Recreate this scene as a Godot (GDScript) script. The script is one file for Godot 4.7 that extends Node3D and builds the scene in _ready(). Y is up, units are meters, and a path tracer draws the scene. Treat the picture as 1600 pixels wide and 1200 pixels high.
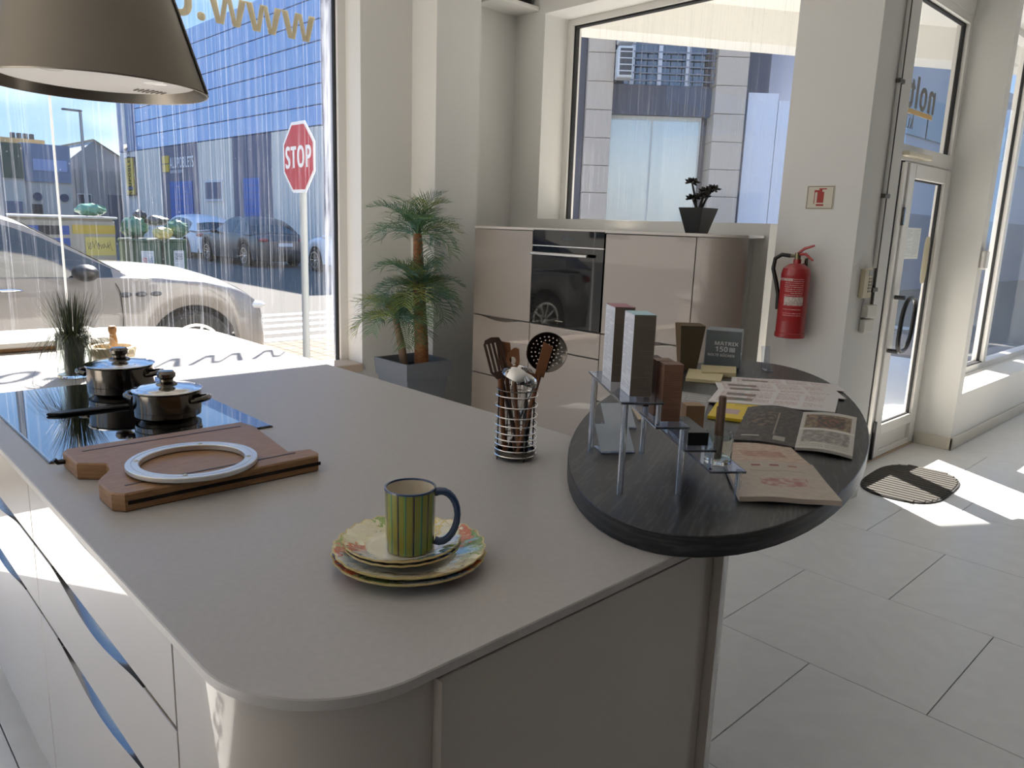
extends Node3D
# World: x runs along the oven cabinets' depth, -z towards the street window, y up, metres.

var M := {}
var used := {}

class Buf:
	var v := PackedVector3Array()
	var uv := PackedVector2Array()
	var xf := Transform3D()
	func tri(a: Vector3, b: Vector3, c: Vector3, ua := Vector2.ZERO, ub := Vector2.ZERO, uc := Vector2.ZERO) -> void:
		v.append(xf * a); v.append(xf * b); v.append(xf * c)
		uv.append(ua); uv.append(ub); uv.append(uc)
	func quad(a: Vector3, b: Vector3, c: Vector3, d: Vector3, ua := Vector2(0, 1), ub := Vector2(1, 1), uc := Vector2(1, 0), ud := Vector2(0, 0)) -> void:
		tri(a, b, c, ua, ub, uc)
		tri(a, c, d, ua, uc, ud)
	# axis-aligned box, with chamfered edges when bev > 0
	func box(c: Vector3, s: Vector3, bev := 0.0) -> void:
		var h := s * 0.5
		if bev <= 0.0:
			var p := []
			for i in 8:
				p.append(c + Vector3(h.x if i & 1 else -h.x, h.y if i & 2 else -h.y, h.z if i & 4 else -h.z))
			quad(p[4], p[5], p[7], p[6]); quad(p[1], p[0], p[2], p[3])
			quad(p[5], p[1], p[3], p[7]); quad(p[0], p[4], p[6], p[2])
			quad(p[6], p[7], p[3], p[2]); quad(p[0], p[1], p[5], p[4])
			return
		bev = minf(bev, minf(h.x, minf(h.y, h.z)) * 0.98)
		var k := h - Vector3(bev, bev, bev)
		for ax in 3:
			for sg: float in [-1.0, 1.0]:
				var n := Vector3.ZERO; n[ax] = sg
				var u := Vector3.ZERO; u[(ax + 1) % 3] = 1.0
				var w := Vector3.ZERO; w[(ax + 2) % 3] = 1.0
				if sg < 0: var t := u; u = w; w = t
				var o := c + n * h[ax]
				var uu := u * absf(u.dot(k)); var ww := w * absf(w.dot(k))
				quad(o - uu - ww, o + uu - ww, o + uu + ww, o - uu + ww)
		for ax in 3:
			var b1 := (ax + 1) % 3
			var b2 := (ax + 2) % 3
			for s1: float in [-1.0, 1.0]:
				for s2: float in [-1.0, 1.0]:
					var a := Vector3.ZERO; a[b1] = s1 * h[b1]; a[b2] = s2 * k[b2]
					var d := Vector3.ZERO; d[b1] = s1 * k[b1]; d[b2] = s2 * h[b2]
					var e := Vector3.ZERO; e[ax] = k[ax]
					if s1 * s2 > 0: quad(c + a - e, c + d - e, c + d + e, c + a + e)
					else: quad(c + d - e, c + a - e, c + a + e, c + d + e)
		for i in 8:
			var sg := Vector3(1 if i & 1 else -1, 1 if i & 2 else -1, 1 if i & 4 else -1)
			var x := c + Vector3(sg.x * h.x, sg.y * k.y, sg.z * k.z)
			var y := c + Vector3(sg.x * k.x, sg.y * h.y, sg.z * k.z)
			var z := c + Vector3(sg.x * k.x, sg.y * k.y, sg.z * h.z)
			if sg.x * sg.y * sg.z > 0: tri(x, y, z)
			else: tri(x, z, y)
	func lathe(prof: Array, n := 32, a0 := 0.0, a1 := TAU) -> void:
		for i in n:
			var t0 := a0 + (a1 - a0) * i / n
			var t1 := a0 + (a1 - a0) * (i + 1) / n
			for j in prof.size() - 1:
				var p: Vector2 = prof[j]
				var q: Vector2 = prof[j + 1]
				var A := Vector3(p.x * cos(t0), p.y, p.x * sin(t0)); var B := Vector3(q.x * cos(t0), q.y, q.x * sin(t0))
				var C := Vector3(q.x * cos(t1), q.y, q.x * sin(t1)); var D := Vector3(p.x * cos(t1), p.y, p.x * sin(t1))
				var u0 := float(i) / n; var u1 := float(i + 1) / n
				var v0 := 1.0 - float(j) / (prof.size() - 1); var v1 := 1.0 - float(j + 1) / (prof.size() - 1)
				if q.x > 1e-6: tri(A, B, C, Vector2(u0, v0), Vector2(u0, v1), Vector2(u1, v1))
				if p.x > 1e-6: tri(A, C, D, Vector2(u0, v0), Vector2(u1, v1), Vector2(u1, v0))
	func ball(c: Vector3, r: Vector3, n := 20, m := 12) -> void:
		var keep := xf
		xf = xf * Transform3D(Basis.from_scale(r), c)
		var prof := []
		for j in m + 1:
			var a := -PI / 2 + PI * j / m
			prof.append(Vector2(maxf(0.0, cos(a)) if j > 0 and j < m else 0.0, sin(a)))
		lathe(prof, n)
		xf = keep
	# outline in (x, z); extruded from y0 to y1
	func prism(pts: PackedVector2Array, y0: float, y1: float, bev := 0.0) -> void:
		var area := 0.0
		for i in pts.size():
			area += pts[i].cross(pts[(i + 1) % pts.size()])
		if area > 0: pts = pts.duplicate(); pts.reverse()
		var n := pts.size()
		var ins := pts
		if bev > 0:
			ins = PackedVector2Array()
			for i in n:
				var e0 := (pts[i] - pts[(i + n - 1) % n]).normalized()
				var e1 := (pts[(i + 1) % n] - pts[i]).normalized()
				var nn := Vector2(-e0.y - e1.y, e0.x + e1.x)
				nn = nn.normalized() / maxf(0.5, sqrt(maxf(0.01, (1.0 + e0.dot(e1)) / 2.0)))
				ins.append(pts[i] - nn * bev)
		var lv := [[ins, y0], [pts, y0 + bev], [pts, y1 - bev], [ins, y1]] if bev > 0 else [[pts, y0], [pts, y1]]
		for k in lv.size() - 1:
			var P: PackedVector2Array = lv[k][0]; var Q: PackedVector2Array = lv[k + 1][0]
			for i in n:
				var j := (i + 1) % n
				quad(Vector3(P[i].x, lv[k][1], P[i].y), Vector3(P[j].x, lv[k][1], P[j].y), Vector3(Q[j].x, lv[k + 1][1], Q[j].y), Vector3(Q[i].x, lv[k + 1][1], Q[i].y))
		var ix := Geometry2D.triangulate_polygon(ins)
		for i in range(0, ix.size(), 3):
			var a := ins[ix[i]]; var b := ins[ix[i + 1]]; var c := ins[ix[i + 2]]
			if (b - a).cross(c - a) > 0: var t := b; b = c; c = t
			tri(Vector3(a.x, y1, a.y), Vector3(b.x, y1, b.y), Vector3(c.x, y1, c.y), a, b, c)
			tri(Vector3(a.x, y0, a.y), Vector3(c.x, y0, c.y), Vector3(b.x, y0, b.y), a, c, b)
	func tube(path: Array, r, n := 8, closed := false, caps := true) -> void:
		var m := path.size()
		var rings := []
		var up := Vector3.UP
		for i in m:
			var p: Vector3 = path[i]
			var pa: Vector3 = path[(i + m - 1) % m] if closed or i > 0 else p
			var pb: Vector3 = path[(i + 1) % m] if closed or i < m - 1 else p
			var t: Vector3 = (pb - pa).normalized()
			if i == 0: up = Vector3.UP if absf(t.y) < 0.9 else Vector3.RIGHT
			var s := t.cross(up).normalized()
			up = s.cross(t).normalized()
			var rr: float = r[i] if r is Array else r
			var ring := []
			for k in n:
				var a := TAU * k / n
				ring.append(p + (s * cos(a) + up * sin(a)) * rr)
			rings.append(ring)
		for i in (m if closed else m - 1):
			var A: Array = rings[i]; var B: Array = rings[(i + 1) % m]
			for k in n:
				var l := (k + 1) % n
				quad(A[k], A[l], B[l], B[k])
		if caps and not closed:
			for k in range(1, n - 1):
				tri(rings[0][0], rings[0][k + 1], rings[0][k])
				tri(rings[m - 1][0], rings[m - 1][k], rings[m - 1][k + 1])
	# sheet with thickness: f(u, v) gives the upper face
	func sheet(nu: int, nv: int, f: Callable, th := 0.0) -> void:
		var g := []
		for i in nu + 1:
			for j in nv + 1:
				g.append(f.call(float(i) / nu, float(j) / nv))
		var w := nv + 1
		var dn := Vector3(0, -th, 0)
		for i in nu:
			for j in nv:
				var a: Vector3 = g[i * w + j]; var b: Vector3 = g[(i + 1) * w + j]; var c: Vector3 = g[(i + 1) * w + j + 1]; var d: Vector3 = g[i * w + j + 1]
				var u0 := float(i) / nu; var u1 := float(i + 1) / nu; var v0 := float(j) / nv; var v1 := float(j + 1) / nv
				quad(a, d, c, b, Vector2(u0, v0), Vector2(u0, v1), Vector2(u1, v1), Vector2(u1, v0))
				if th > 0.0:
					quad(a + dn, b + dn, c + dn, d + dn, Vector2(u0, v0), Vector2(u1, v0), Vector2(u1, v1), Vector2(u0, v1))
		if th > 0.0:
			for i in nu:
				for j: int in [0, nv]:
					var a: Vector3 = g[i * w + j]; var b: Vector3 = g[(i + 1) * w + j]
					if j == 0: quad(a, b, b + dn, a + dn, Vector2.ZERO, Vector2.ZERO, Vector2.ZERO, Vector2.ZERO)
					else: quad(b, a, a + dn, b + dn, Vector2.ZERO, Vector2.ZERO, Vector2.ZERO, Vector2.ZERO)
			for j in nv:
				for i: int in [0, nu]:
					var a: Vector3 = g[i * w + j]; var b: Vector3 = g[i * w + j + 1]
					if i == 0: quad(b, a, a + dn, b + dn, Vector2.ZERO, Vector2.ZERO, Vector2.ZERO, Vector2.ZERO)
					else: quad(a, b, b + dn, a + dn, Vector2.ZERO, Vector2.ZERO, Vector2.ZERO, Vector2.ZERO)
	func mesh(smooth := 35.0) -> ArrayMesh:
		var n := v.size()
		var nor := PackedVector3Array(); nor.resize(n)
		var fn := PackedVector3Array(); fn.resize(n / 3)
		for i in n / 3:
			fn[i] = (v[i * 3 + 1] - v[i * 3]).cross(v[i * 3 + 2] - v[i * 3])
		if smooth <= 0.0:
			for i in n: nor[i] = fn[i / 3].normalized()
		else:
			var at := {}
			for i in n:
				var key := Vector3i(v[i] * 20000.0)
				if at.has(key): at[key].append(i / 3)
				else: at[key] = [i / 3]
			var lim := cos(deg_to_rad(smooth))
			var un := PackedVector3Array(); un.resize(n / 3)
			for i in n / 3: un[i] = fn[i].normalized()
			for i in n:
				var s := Vector3.ZERO
				for k: int in at[Vector3i(v[i] * 20000.0)]:
					if un[k].dot(un[i / 3]) > lim: s += fn[k]
				nor[i] = s.normalized() if s.length() > 1e-14 else un[i / 3]
		# Godot's front faces run clockwise
		var V := v.duplicate(); var U := uv.duplicate()
		for i in range(0, n, 3):
			var t := V[i + 1]; V[i + 1] = V[i + 2]; V[i + 2] = t
			var q := U[i + 1]; U[i + 1] = U[i + 2]; U[i + 2] = q
			var o := nor[i + 1]; nor[i + 1] = nor[i + 2]; nor[i + 2] = o
		var arr := []; arr.resize(Mesh.ARRAY_MAX)
		arr[Mesh.ARRAY_VERTEX] = V; arr[Mesh.ARRAY_NORMAL] = nor; arr[Mesh.ARRAY_TEX_UV] = U
		var m := ArrayMesh.new()
		m.add_surface_from_arrays(Mesh.PRIMITIVE_TRIANGLES, arr)
		return m

func mat(key: String, col: Color, rough := 0.6, metal := 0.0) -> StandardMaterial3D:
	if M.has(key): return M[key]
	var m := StandardMaterial3D.new()
	m.resource_name = key
	m.albedo_color = col
	m.roughness = rough
	m.metallic = metal
	M[key] = m
	return m
func hexm(key: String, h: String, rough := 0.6, metal := 0.0) -> StandardMaterial3D:
	return mat(key, Color(h), rough, metal)
func gloss(key: String, h: String, rough := 0.3) -> StandardMaterial3D:
	var m := hexm(key, h, rough)
	m.clearcoat_enabled = true; m.clearcoat = 1.0; m.clearcoat_roughness = 0.02
	return m
func noise_tex(sz: int, freq: float, c0: Color, c1: Color, oct := 4, stretch := Vector2.ONE, sd := 1) -> ImageTexture:
	var nz := FastNoiseLite.new()
	nz.noise_type = FastNoiseLite.TYPE_SIMPLEX_SMOOTH
	nz.seed = sd; nz.frequency = freq; nz.fractal_octaves = oct
	var im := Image.create(sz, sz, false, Image.FORMAT_RGB8)
	for y in sz:
		for x in sz:
			var a := TAU * x / sz; var b := TAU * y / sz
			var k := nz.get_noise_3d(cos(a) * stretch.x * 60.0 + 200.0, sin(a) * stretch.x * 60.0 + cos(b) * stretch.y * 60.0, sin(b) * stretch.y * 60.0)
			im.set_pixel(x, y, c0.lerp(c1, clampf(0.5 + k * 0.9, 0.0, 1.0)))
	return ImageTexture.create_from_image(im)
func tri_tex(m: StandardMaterial3D, t: Texture2D, scale: Vector3, world := true) -> StandardMaterial3D:
	m.albedo_texture = t
	m.uv1_triplanar = true
	m.uv1_world_triplanar = world
	m.uv1_scale = scale
	return m
func numbered(n: String) -> String:
	used[n] = used.get(n, -1) + 1
	return n if used[n] == 0 else "%s_%03d" % [n, used[n]]
func tag(o: Node3D, label: String, category: String, group := "", kind := "") -> Node3D:
	if label: o.set_meta("label", label)
	if category: o.set_meta("category", category)
	if group: o.set_meta("group", group)
	if kind: o.set_meta("kind", kind)
	return o
func thing(called: String, label: String, category: String, at := Vector3.ZERO, turn := 0.0, group := "") -> Node3D:
	var o := Node3D.new()
	o.name = numbered(called)
	add_child(o)
	o.position = at
	o.rotation.y = turn
	return tag(o, label, category, group)
func obj(called: String, b: Buf, m: Material, parent: Node3D = null, smooth := 35.0) -> MeshInstance3D:
	return inst(called, b.mesh(smooth), m, parent)
func inst(called: String, me: Mesh, m: Material, parent: Node3D = null) -> MeshInstance3D:
	var o := MeshInstance3D.new()
	o.mesh = me
	o.material_override = m
	if parent == null:
		o.name = numbered(called)
		add_child(o)
	else:
		o.name = called
		parent.add_child(o, true)
	return o
func struct(called: String, b: Buf, m: Material, label: String, category: String, smooth := 0.0) -> MeshInstance3D:
	var o := obj(called, b, m, null, smooth)
	tag(o, label, category, "", "structure")
	return o
func dup(o: Node3D, called: String, at: Vector3, turn: float, label: String, group := "") -> Node3D:
	var r := o.duplicate() as Node3D
	r.name = numbered(called)
	add_child(r)
	r.position = at
	r.rotation.y = turn
	tag(r, label, "", group)
	return r
func bxs(list: Array) -> Buf:   # boxes given by opposite corners
	var b := Buf.new()
	for e: Array in list:
		var p: Vector3 = e[0]; var q: Vector3 = e[1]
		b.box((p + q) * 0.5, (q - p).abs(), e[2] if e.size() > 2 else 0.0)
	return b
func text_mesh(s: String, size: float, depth: float, bold := true, serif := false) -> TextMesh:
	var f := SystemFont.new()
	f.font_names = PackedStringArray(["Droid Serif" if serif else "Droid Sans"])
	f.font_weight = 700 if bold else 400
	var t := TextMesh.new()
	t.text = s; t.font = f; t.font_size = 64; t.pixel_size = size / 64.0; t.depth = depth
	t.curve_step = 3.0
	return t
func lettering(called: String, s: String, size: float, m: Material, parent: Node3D, at: Vector3, rot: Vector3, bold := true, sx := 1.0, align_left := false) -> MeshInstance3D:
	var t := text_mesh(s, size, 0.002, bold)
	if align_left: t.horizontal_alignment = HORIZONTAL_ALIGNMENT_LEFT
	var o := inst(called, t, m, parent)
	o.position = at
	o.rotation_degrees = rot
	o.scale = Vector3(sx, 1, 1)
	return o

const SUN_TRAVEL := Vector3(-0.6, -0.863, 1.0)
const EXPOSURE := 1.6

func _ready() -> void:
	var cam := Camera3D.new()
	cam.name = "camera"
	add_child(cam)
	cam.fov = rad_to_deg(2.0 * atan(600.0 / 1185.2))
	cam.keep_aspect = Camera3D.KEEP_HEIGHT
	cam.near = 0.05; cam.far = 400.0
	var yaw := deg_to_rad(43.885); var pitch := deg_to_rad(-11.725); var roll := deg_to_rad(1.984)
	var f := Vector3(sin(yaw) * cos(pitch), sin(pitch), -cos(yaw) * cos(pitch))
	var r := Vector3(cos(yaw), 0, sin(yaw))
	var u := r.cross(f)
	cam.transform = Transform3D(Basis(r * cos(roll) + u * sin(roll), u * cos(roll) - r * sin(roll), -f), Vector3(0, 1.46, 0))
	cam.current = true

	var we := WorldEnvironment.new()
	we.name = "environment"
	var env := Environment.new()
	env.background_mode = Environment.BG_SKY
	env.tonemap_mode = Environment.TONE_MAPPER_LINEAR
	env.tonemap_exposure = EXPOSURE
	env.sdfgi_enabled = true; env.ssao_enabled = true; env.ssil_enabled = true
	var sky := Sky.new()
	var sm := ProceduralSkyMaterial.new()
	sm.sky_top_color = Color("5f97db"); sm.sky_horizon_color = Color("b0cfee"); sm.sky_curve = 0.16
	sm.ground_bottom_color = Color("8d8a86"); sm.ground_horizon_color = Color("b9bcc0")
	sm.sky_cover = cloud_cover(); sm.sky_cover_modulate = Color(1, 1, 1, 1)
	sm.sky_energy_multiplier = 1.0
	sky.sky_material = sm
	env.sky = sky
	we.environment = env
	add_child(we)

	var sun := DirectionalLight3D.new()
	sun.name = "sun"
	sun.light_color = Color("fff8ef")
	sun.light_energy = 4.6
	sun.light_angular_distance = 0.55
	sun.shadow_enabled = true
	sun.sky_mode = DirectionalLight3D.SKY_MODE_LIGHT_ONLY
	add_child(sun)
	sun.look_at_from_position(Vector3.ZERO, SUN_TRAVEL.normalized(), Vector3.UP)

	materials()
	room()
	windows()
	door()
	island()
	tall_cabinets()
	bar_top()
	worktop_things()
	bar_things()
	wall_things()
	plants()
	outside_street()
	outside_buildings()

func cloud_cover() -> ImageTexture:
	var nz := FastNoiseLite.new()
	nz.noise_type = FastNoiseLite.TYPE_SIMPLEX_SMOOTH
	nz.seed = 7; nz.frequency = 1.0; nz.fractal_octaves = 5
	var im := Image.create(1024, 512, false, Image.FORMAT_RGBA8)
	for y in 512:
		var el := PI / 2 - PI * (y + 0.5) / 512.0
		for x in 1024:
			var az := TAU * (x + 0.5) / 1024.0
			var k := 0.0
			if el > 0.0:
				var d := Vector3(sin(az) * cos(el), sin(el) * 2.6, cos(az) * cos(el))
				k = smoothstep(0.02, 0.42, nz.get_noise_3dv(d * 2.6 + Vector3(3.1, 0.4, 1.7)))
			im.set_pixel(x, y, Color(0.62, 0.6, 0.56, k))
	return ImageTexture.create_from_image(im)

func materials() -> void:
	hexm("wall", "e4e3de", 0.85)
	hexm("ceiling", "f0efec", 0.9)
	hexm("frame_white", "e3e1dc", 0.4)
	hexm("gasket", "141414", 0.6)
	hexm("stone_sill", "cbb8a2", 0.6)
	hexm("baseboard", "d8d2c4", 0.5)
	var tl := hexm("tile", "ffffff", 0.32)
	tri_tex(tl, noise_tex(256, 0.03, Color("dcdcda"), Color("e2e2e0"), 4), Vector3(0.9, 0.9, 0.9))
	hexm("grout", "55524d", 0.9)
	var wt := hexm("worktop", "ffffff", 0.42)
	tri_tex(wt, noise_tex(256, 0.08, Color("aca7a3"), Color("b1aca8"), 4), Vector3(2.5, 2.5, 2.5))
	gloss("lacquer", "a3998f", 0.35)
	hexm("carcass", "6f6a64", 0.7)
	hexm("steel", "c9c6c1", 0.22, 1.0)
	hexm("chrome", "d9d7d4", 0.07, 1.0)
	hexm("dark_steel", "6b655e", 0.12, 1.0)
	hexm("black", "0c0c0d", 0.35)
	hexm("black_gap", "121110", 0.9)
	var g := mat("pane", Color(1, 1, 1, 0.04), 0.0)
	g.transparency = BaseMaterial3D.TRANSPARENCY_ALPHA
	var ac := mat("acrylic", Color(0.92, 0.95, 1.0, 0.06), 0.02)
	ac.refraction_enabled = true; ac.refraction_scale = 0.049
	ac.transparency = BaseMaterial3D.TRANSPARENCY_ALPHA
	var gl := mat("glassware", Color(0.97, 1.0, 0.99, 0.03), 0.02)
	gl.refraction_enabled = true; gl.refraction_scale = 0.05
	gl.transparency = BaseMaterial3D.TRANSPARENCY_ALPHA
	var bk := hexm("black_glass", "060708", 0.03)
	bk.metallic_specular = 0.75
	bk.clearcoat_enabled = true; bk.clearcoat = 1.0; bk.clearcoat_roughness = 0.0
	hexm("paper", "d9d4c8", 0.7)
	hexm("letter_beige", "c9bd98", 0.7)
	# dark grained veneer of the bar top
	var im := Image.create(512, 512, false, Image.FORMAT_RGB8)
	var nz := FastNoiseLite.new(); nz.seed = 5; nz.frequency = 0.02; nz.fractal_octaves = 3
	var rng := RandomNumberGenerator.new(); rng.seed = 11
	var row := PackedFloat32Array()
	for y in 512: row.append(rng.randf())
	for y in 512:
		for x in 512:
			var w := nz.get_noise_2d(x * 0.35, y * 3.0) * 5.0
			var k: float = row[(int(y + w) + 512) % 512]
			k = clampf(k * 0.55 + 0.45 * (0.5 + nz.get_noise_2d(x * 1.5, y * 30.0)), 0.0, 1.0)
			im.set_pixel(x, y, Color("121214").lerp(Color("403f40"), smoothstep(0.4, 0.9, k)))
	var dv := hexm("dark_veneer", "ffffff", 0.38)
	dv.albedo_texture = ImageTexture.create_from_image(im)
	dv.uv1_triplanar = true; dv.uv1_scale = Vector3(0.55, 0.55, 0.55)
	# brown wood with long grain
	im = Image.create(256, 256, false, Image.FORMAT_RGB8)
	for y in 256:
		for x in 256:
			var k := 0.5 + 0.5 * nz.get_noise_2d(x * 1.2, y * 16.0) + 0.25 * nz.get_noise_2d(x * 4.0, y * 60.0)
			im.set_pixel(x, y, Color("7a5434").lerp(Color("a88258"), clampf(k, 0.0, 1.0)))
	var wd := hexm("board_wood", "ffffff", 0.45)
	wd.albedo_texture = ImageTexture.create_from_image(im)
	wd.uv1_triplanar = true; wd.uv1_scale = Vector3(2.2, 2.2, 2.2)
	hexm("brown_wood", "7a4c2c", 0.5)
	hexm("dark_wood", "3d2a20", 0.45)
	hexm("light_wood", "b98a5c", 0.5)

func room() -> void:
	# floor: staggered tiles on a grout bed
	var fl := struct("floor", bxs([[Vector3(-5, -0.12, -4.71), Vector3(10.5, -0.006, 8.2)]]), M.grout, "pale grey tiled showroom floor with thin dark joints", "floor")
	var rows := [1.73, 2.445, 3.165, 3.86, 4.55, 5.28, 5.93, 6.64, 7.35, 8.06, 8.77, 9.48, 10.19]
	var offs := {1.73: -0.992, 2.445: -1.355, 3.165: -0.993, 3.86: -1.364, 4.55: -1.135, 5.28: -1.367, 5.93: -0.99}
	var k := 1.73
	while k > -5.0:
		k -= 0.714
		rows.push_front(k)
	var cache := {}
	for i in rows.size() - 1:
		var x0: float = rows[i] + 0.0015; var x1: float = rows[i + 1] - 0.0015
		x0 = maxf(x0, -5.0)
		var z: float = offs.get(rows[i], -0.99 if i % 2 else -1.36)
		while z > -4.71: z -= 0.745
		while z < 8.2:
			var z0 := maxf(z + 0.0015, -4.71); var z1 := minf(z + 0.7435, 8.2)
			if z1 - z0 > 0.02 and (z1 < 2.3):
				var key := Vector2i(roundi((x1 - x0) * 1000), roundi((z1 - z0) * 1000))
				if not cache.has(key):
					var b := Buf.new(); b.box(Vector3(0, -0.006, 0), Vector3(x1 - x0, 0.012, z1 - z0), 0.0012)
					cache[key] = b.mesh(0)
				inst("tile", cache[key], M.tile, fl).position = Vector3((x0 + x1) / 2, 0, (z0 + z1) / 2)
			z += 0.745
	struct("ceiling", bxs([[Vector3(-5.3, 3.5, -5.0), Vector3(4.8, 3.7, 8.5)], [Vector3(4.8, 3.5, -1.95), Vector3(10.8, 3.7, 8.5)]]), M.ceiling, "plain white ceiling above the showroom", "ceiling")
	# street wall with the wide window: low sill wall, head, end pier
	struct("wall_street", bxs([[Vector3(-5.3, -0.12, -4.71), Vector3(3.0, 0.38, -5.01)], [Vector3(-5.3, 3.06, -4.71), Vector3(3.0, 3.5, -5.01)], [Vector3(3.0, -0.12, -4.71), Vector3(4.8, 3.5, -5.01)], [Vector3(-5.3, -0.12, -4.71), Vector3(-4.4, 3.5, -5.01)]]), M.wall, "plastered street wall around the wide shop window", "wall")
	struct("trim_1", bxs([[Vector3(-4.4, 0.38, -4.69), Vector3(2.996, 0.442, -4.925), 0.006]]), M.stone_sill, "beige stone sill under the wide shop window", "sill")
	# corner column next to the tall cabinets
	struct("column", bxs([[Vector3(3.428, 0, -4.709), Vector3(3.825, 3.499, -4.425)]]), M.wall, "square plastered column in the corner behind the palm", "column")
	# wall behind the tall cabinets: parapet, pier, head, end column
	struct("wall_right", bxs([[Vector3(4.44, -0.12, -4.71), Vector3(4.80, 1.53, -2.37)], [Vector3(4.44, 1.53, -4.71), Vector3(4.80, 3.5, -4.39)], [Vector3(4.44, 3.06, -4.39), Vector3(4.80, 3.5, -2.05)], [Vector3(4.44, -0.12, -2.05), Vector3(4.62, 3.5, -1.85)]]), M.wall, "plastered wall with a window above the tall cabinets", "wall")
	struct("column", bxs([[Vector3(3.9, 0, -2.04), Vector3(4.35, 3.499, -1.615)]]), M.wall, "wide plastered column carrying the fire extinguisher", "column")
	struct("wall_door", bxs([[Vector3(4.62, 2.92, -1.845), Vector3(5.92, 3.5, -1.935)], [Vector3(5.9, -0.12, -1.6), Vector3(6.0, 3.5, -1.935)], [Vector3(6.0, -0.12, -1.6), Vector3(9.6, 0.40, -1.935)], [Vector3(6.0, 3.06, -1.6), Vector3(9.6, 3.5, -1.935)], [Vector3(9.6, -0.12, -1.6), Vector3(10.8, 3.5, -1.935)]]), M.wall, "plastered wall with a low window beside the glass door", "wall")
	struct("baseboard_door", bxs([[Vector3(5.885, 0, -1.84), Vector3(5.9, 0.09, -1.585), 0.003], [Vector3(5.885, 0, -1.6), Vector3(10.5, 0.09, -1.585), 0.003]]), M.baseboard, "cream skirting along the wall beside the glass door", "skirting")
	struct("trim_2", bxs([[Vector3(4.62, -0.005, -1.84), Vector3(5.885, 0.012, -2.02)]]), M.stone_sill, "stone threshold under the glass door", "threshold")
	# the sides behind the viewer: a glazed side towards the other street, a plain back
	struct("wall_side", bxs([[Vector3(-5.0, -0.12, -4.71), Vector3(-5.3, 0.4, 8.2)], [Vector3(-5.0, 3.06, -4.71), Vector3(-5.3, 3.5, 8.2)], [Vector3(-5.0, 0.4, -2.7), Vector3(-5.3, 3.06, -2.4)], [Vector3(-5.0, 0.4, -0.6), Vector3(-5.3, 3.06, 8.2)], [Vector3(-5.0, 0.4, -4.71), Vector3(-5.3, 3.06, -4.4)]]), M.wall, "plastered side wall with large windows onto the other street", "wall")
	struct("wall_back", bxs([[Vector3(-5.3, -0.12, 8.2), Vector3(10.8, 3.5, 8.5)]]), hexm("back_wall", "4a4744", 0.8), "plain greyish back wall of the showroom", "wall")
	struct("wall_far", bxs([[Vector3(10.5, -0.12, -1.6), Vector3(10.8, 0.4, 8.2)], [Vector3(10.5, 3.06, -1.6), Vector3(10.8, 3.5, 8.2)], [Vector3(10.5, 0.4, -1.6), Vector3(10.8, 3.06, -1.2)], [Vector3(10.5, 0.4, 1.4), Vector3(10.8, 3.06, 8.2)]]), M.wall, "plastered end wall of the showroom with an added wide window", "wall")

func pane(called: String, p: Vector3, q: Vector3, parent: Node3D) -> MeshInstance3D:
	return obj(called, bxs([[p, q]]), M.pane, parent, 0)

# a thin sheet of glass (single faced), spanned by o, a, b
func sheet_pane(called: String, o: Vector3, a: Vector3, c: Vector3, m: Material, parent: Node3D) -> MeshInstance3D:
	var b := Buf.new()
	b.quad(o, o + a, o + a + c, o + c)
	return obj(called, b, m, parent, 0)

func joint_mat() -> StandardMaterial3D:
	var m := hexm("joint", "e8e8e6", 0.5)
	m.backlight_enabled = true; m.backlight = Color(0.8, 0.8, 0.8)
	return m

func dirt_texture(right_heavy: bool, sd: int) -> ImageTexture:
	var w := 1024; var h := 512
	var rng := RandomNumberGenerator.new(); rng.seed = sd
	var acc := PackedFloat32Array(); acc.resize(w * h)
	var n := 560
	for i in n:
		var x := rng.randf()
		if right_heavy and rng.randf() < 0.45: x = 1.0 - pow(rng.randf(), 2.2) * 0.4
		var cx := int(x * (w - 1))
		var wd := 1 if rng.randf() < 0.8 else rng.randi_range(2, 5)
		var s := rng.randf() ** 2 * 0.24 + 0.015
		if right_heavy and x > 0.975: s *= 2.2; wd = rng.randi_range(2, 7)
		var y0 := int(rng.randf() * h * 0.7) if rng.randf() < 0.6 else 0
		var y1 := mini(h, y0 + int((0.2 + rng.randf()) * h))
		var ph := rng.randf() * 9.0
		for y in range(y0, y1):
			var fade := minf(1.0, (y - y0) / 30.0) * minf(1.0, (y1 - y) / 60.0)
			var k := s * fade * (0.7 + 0.3 * sin(y * 0.13 + ph) * sin(y * 0.031 + ph * 2.0))
			for e in wd:
				var xx := clampi(cx + e, 0, w - 1)
				acc[y * w + xx] = minf(0.85, acc[y * w + xx] + k * (1.0 if wd < 3 else 0.55))
	for i in 1400:
		var x := rng.randi_range(0, w - 1); var y := rng.randi_range(0, h - 1)
		acc[y * w + x] = minf(0.8, acc[y * w + x] + 0.4 * rng.randf())
	var im := Image.create(w, h, false, Image.FORMAT_RGBA8)
	for y in h:
		for x in w:
			im.set_pixel(x, y, Color(1, 1, 1, acc[y * w + x] + 0.004))
	return ImageTexture.create_from_image(im)

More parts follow.
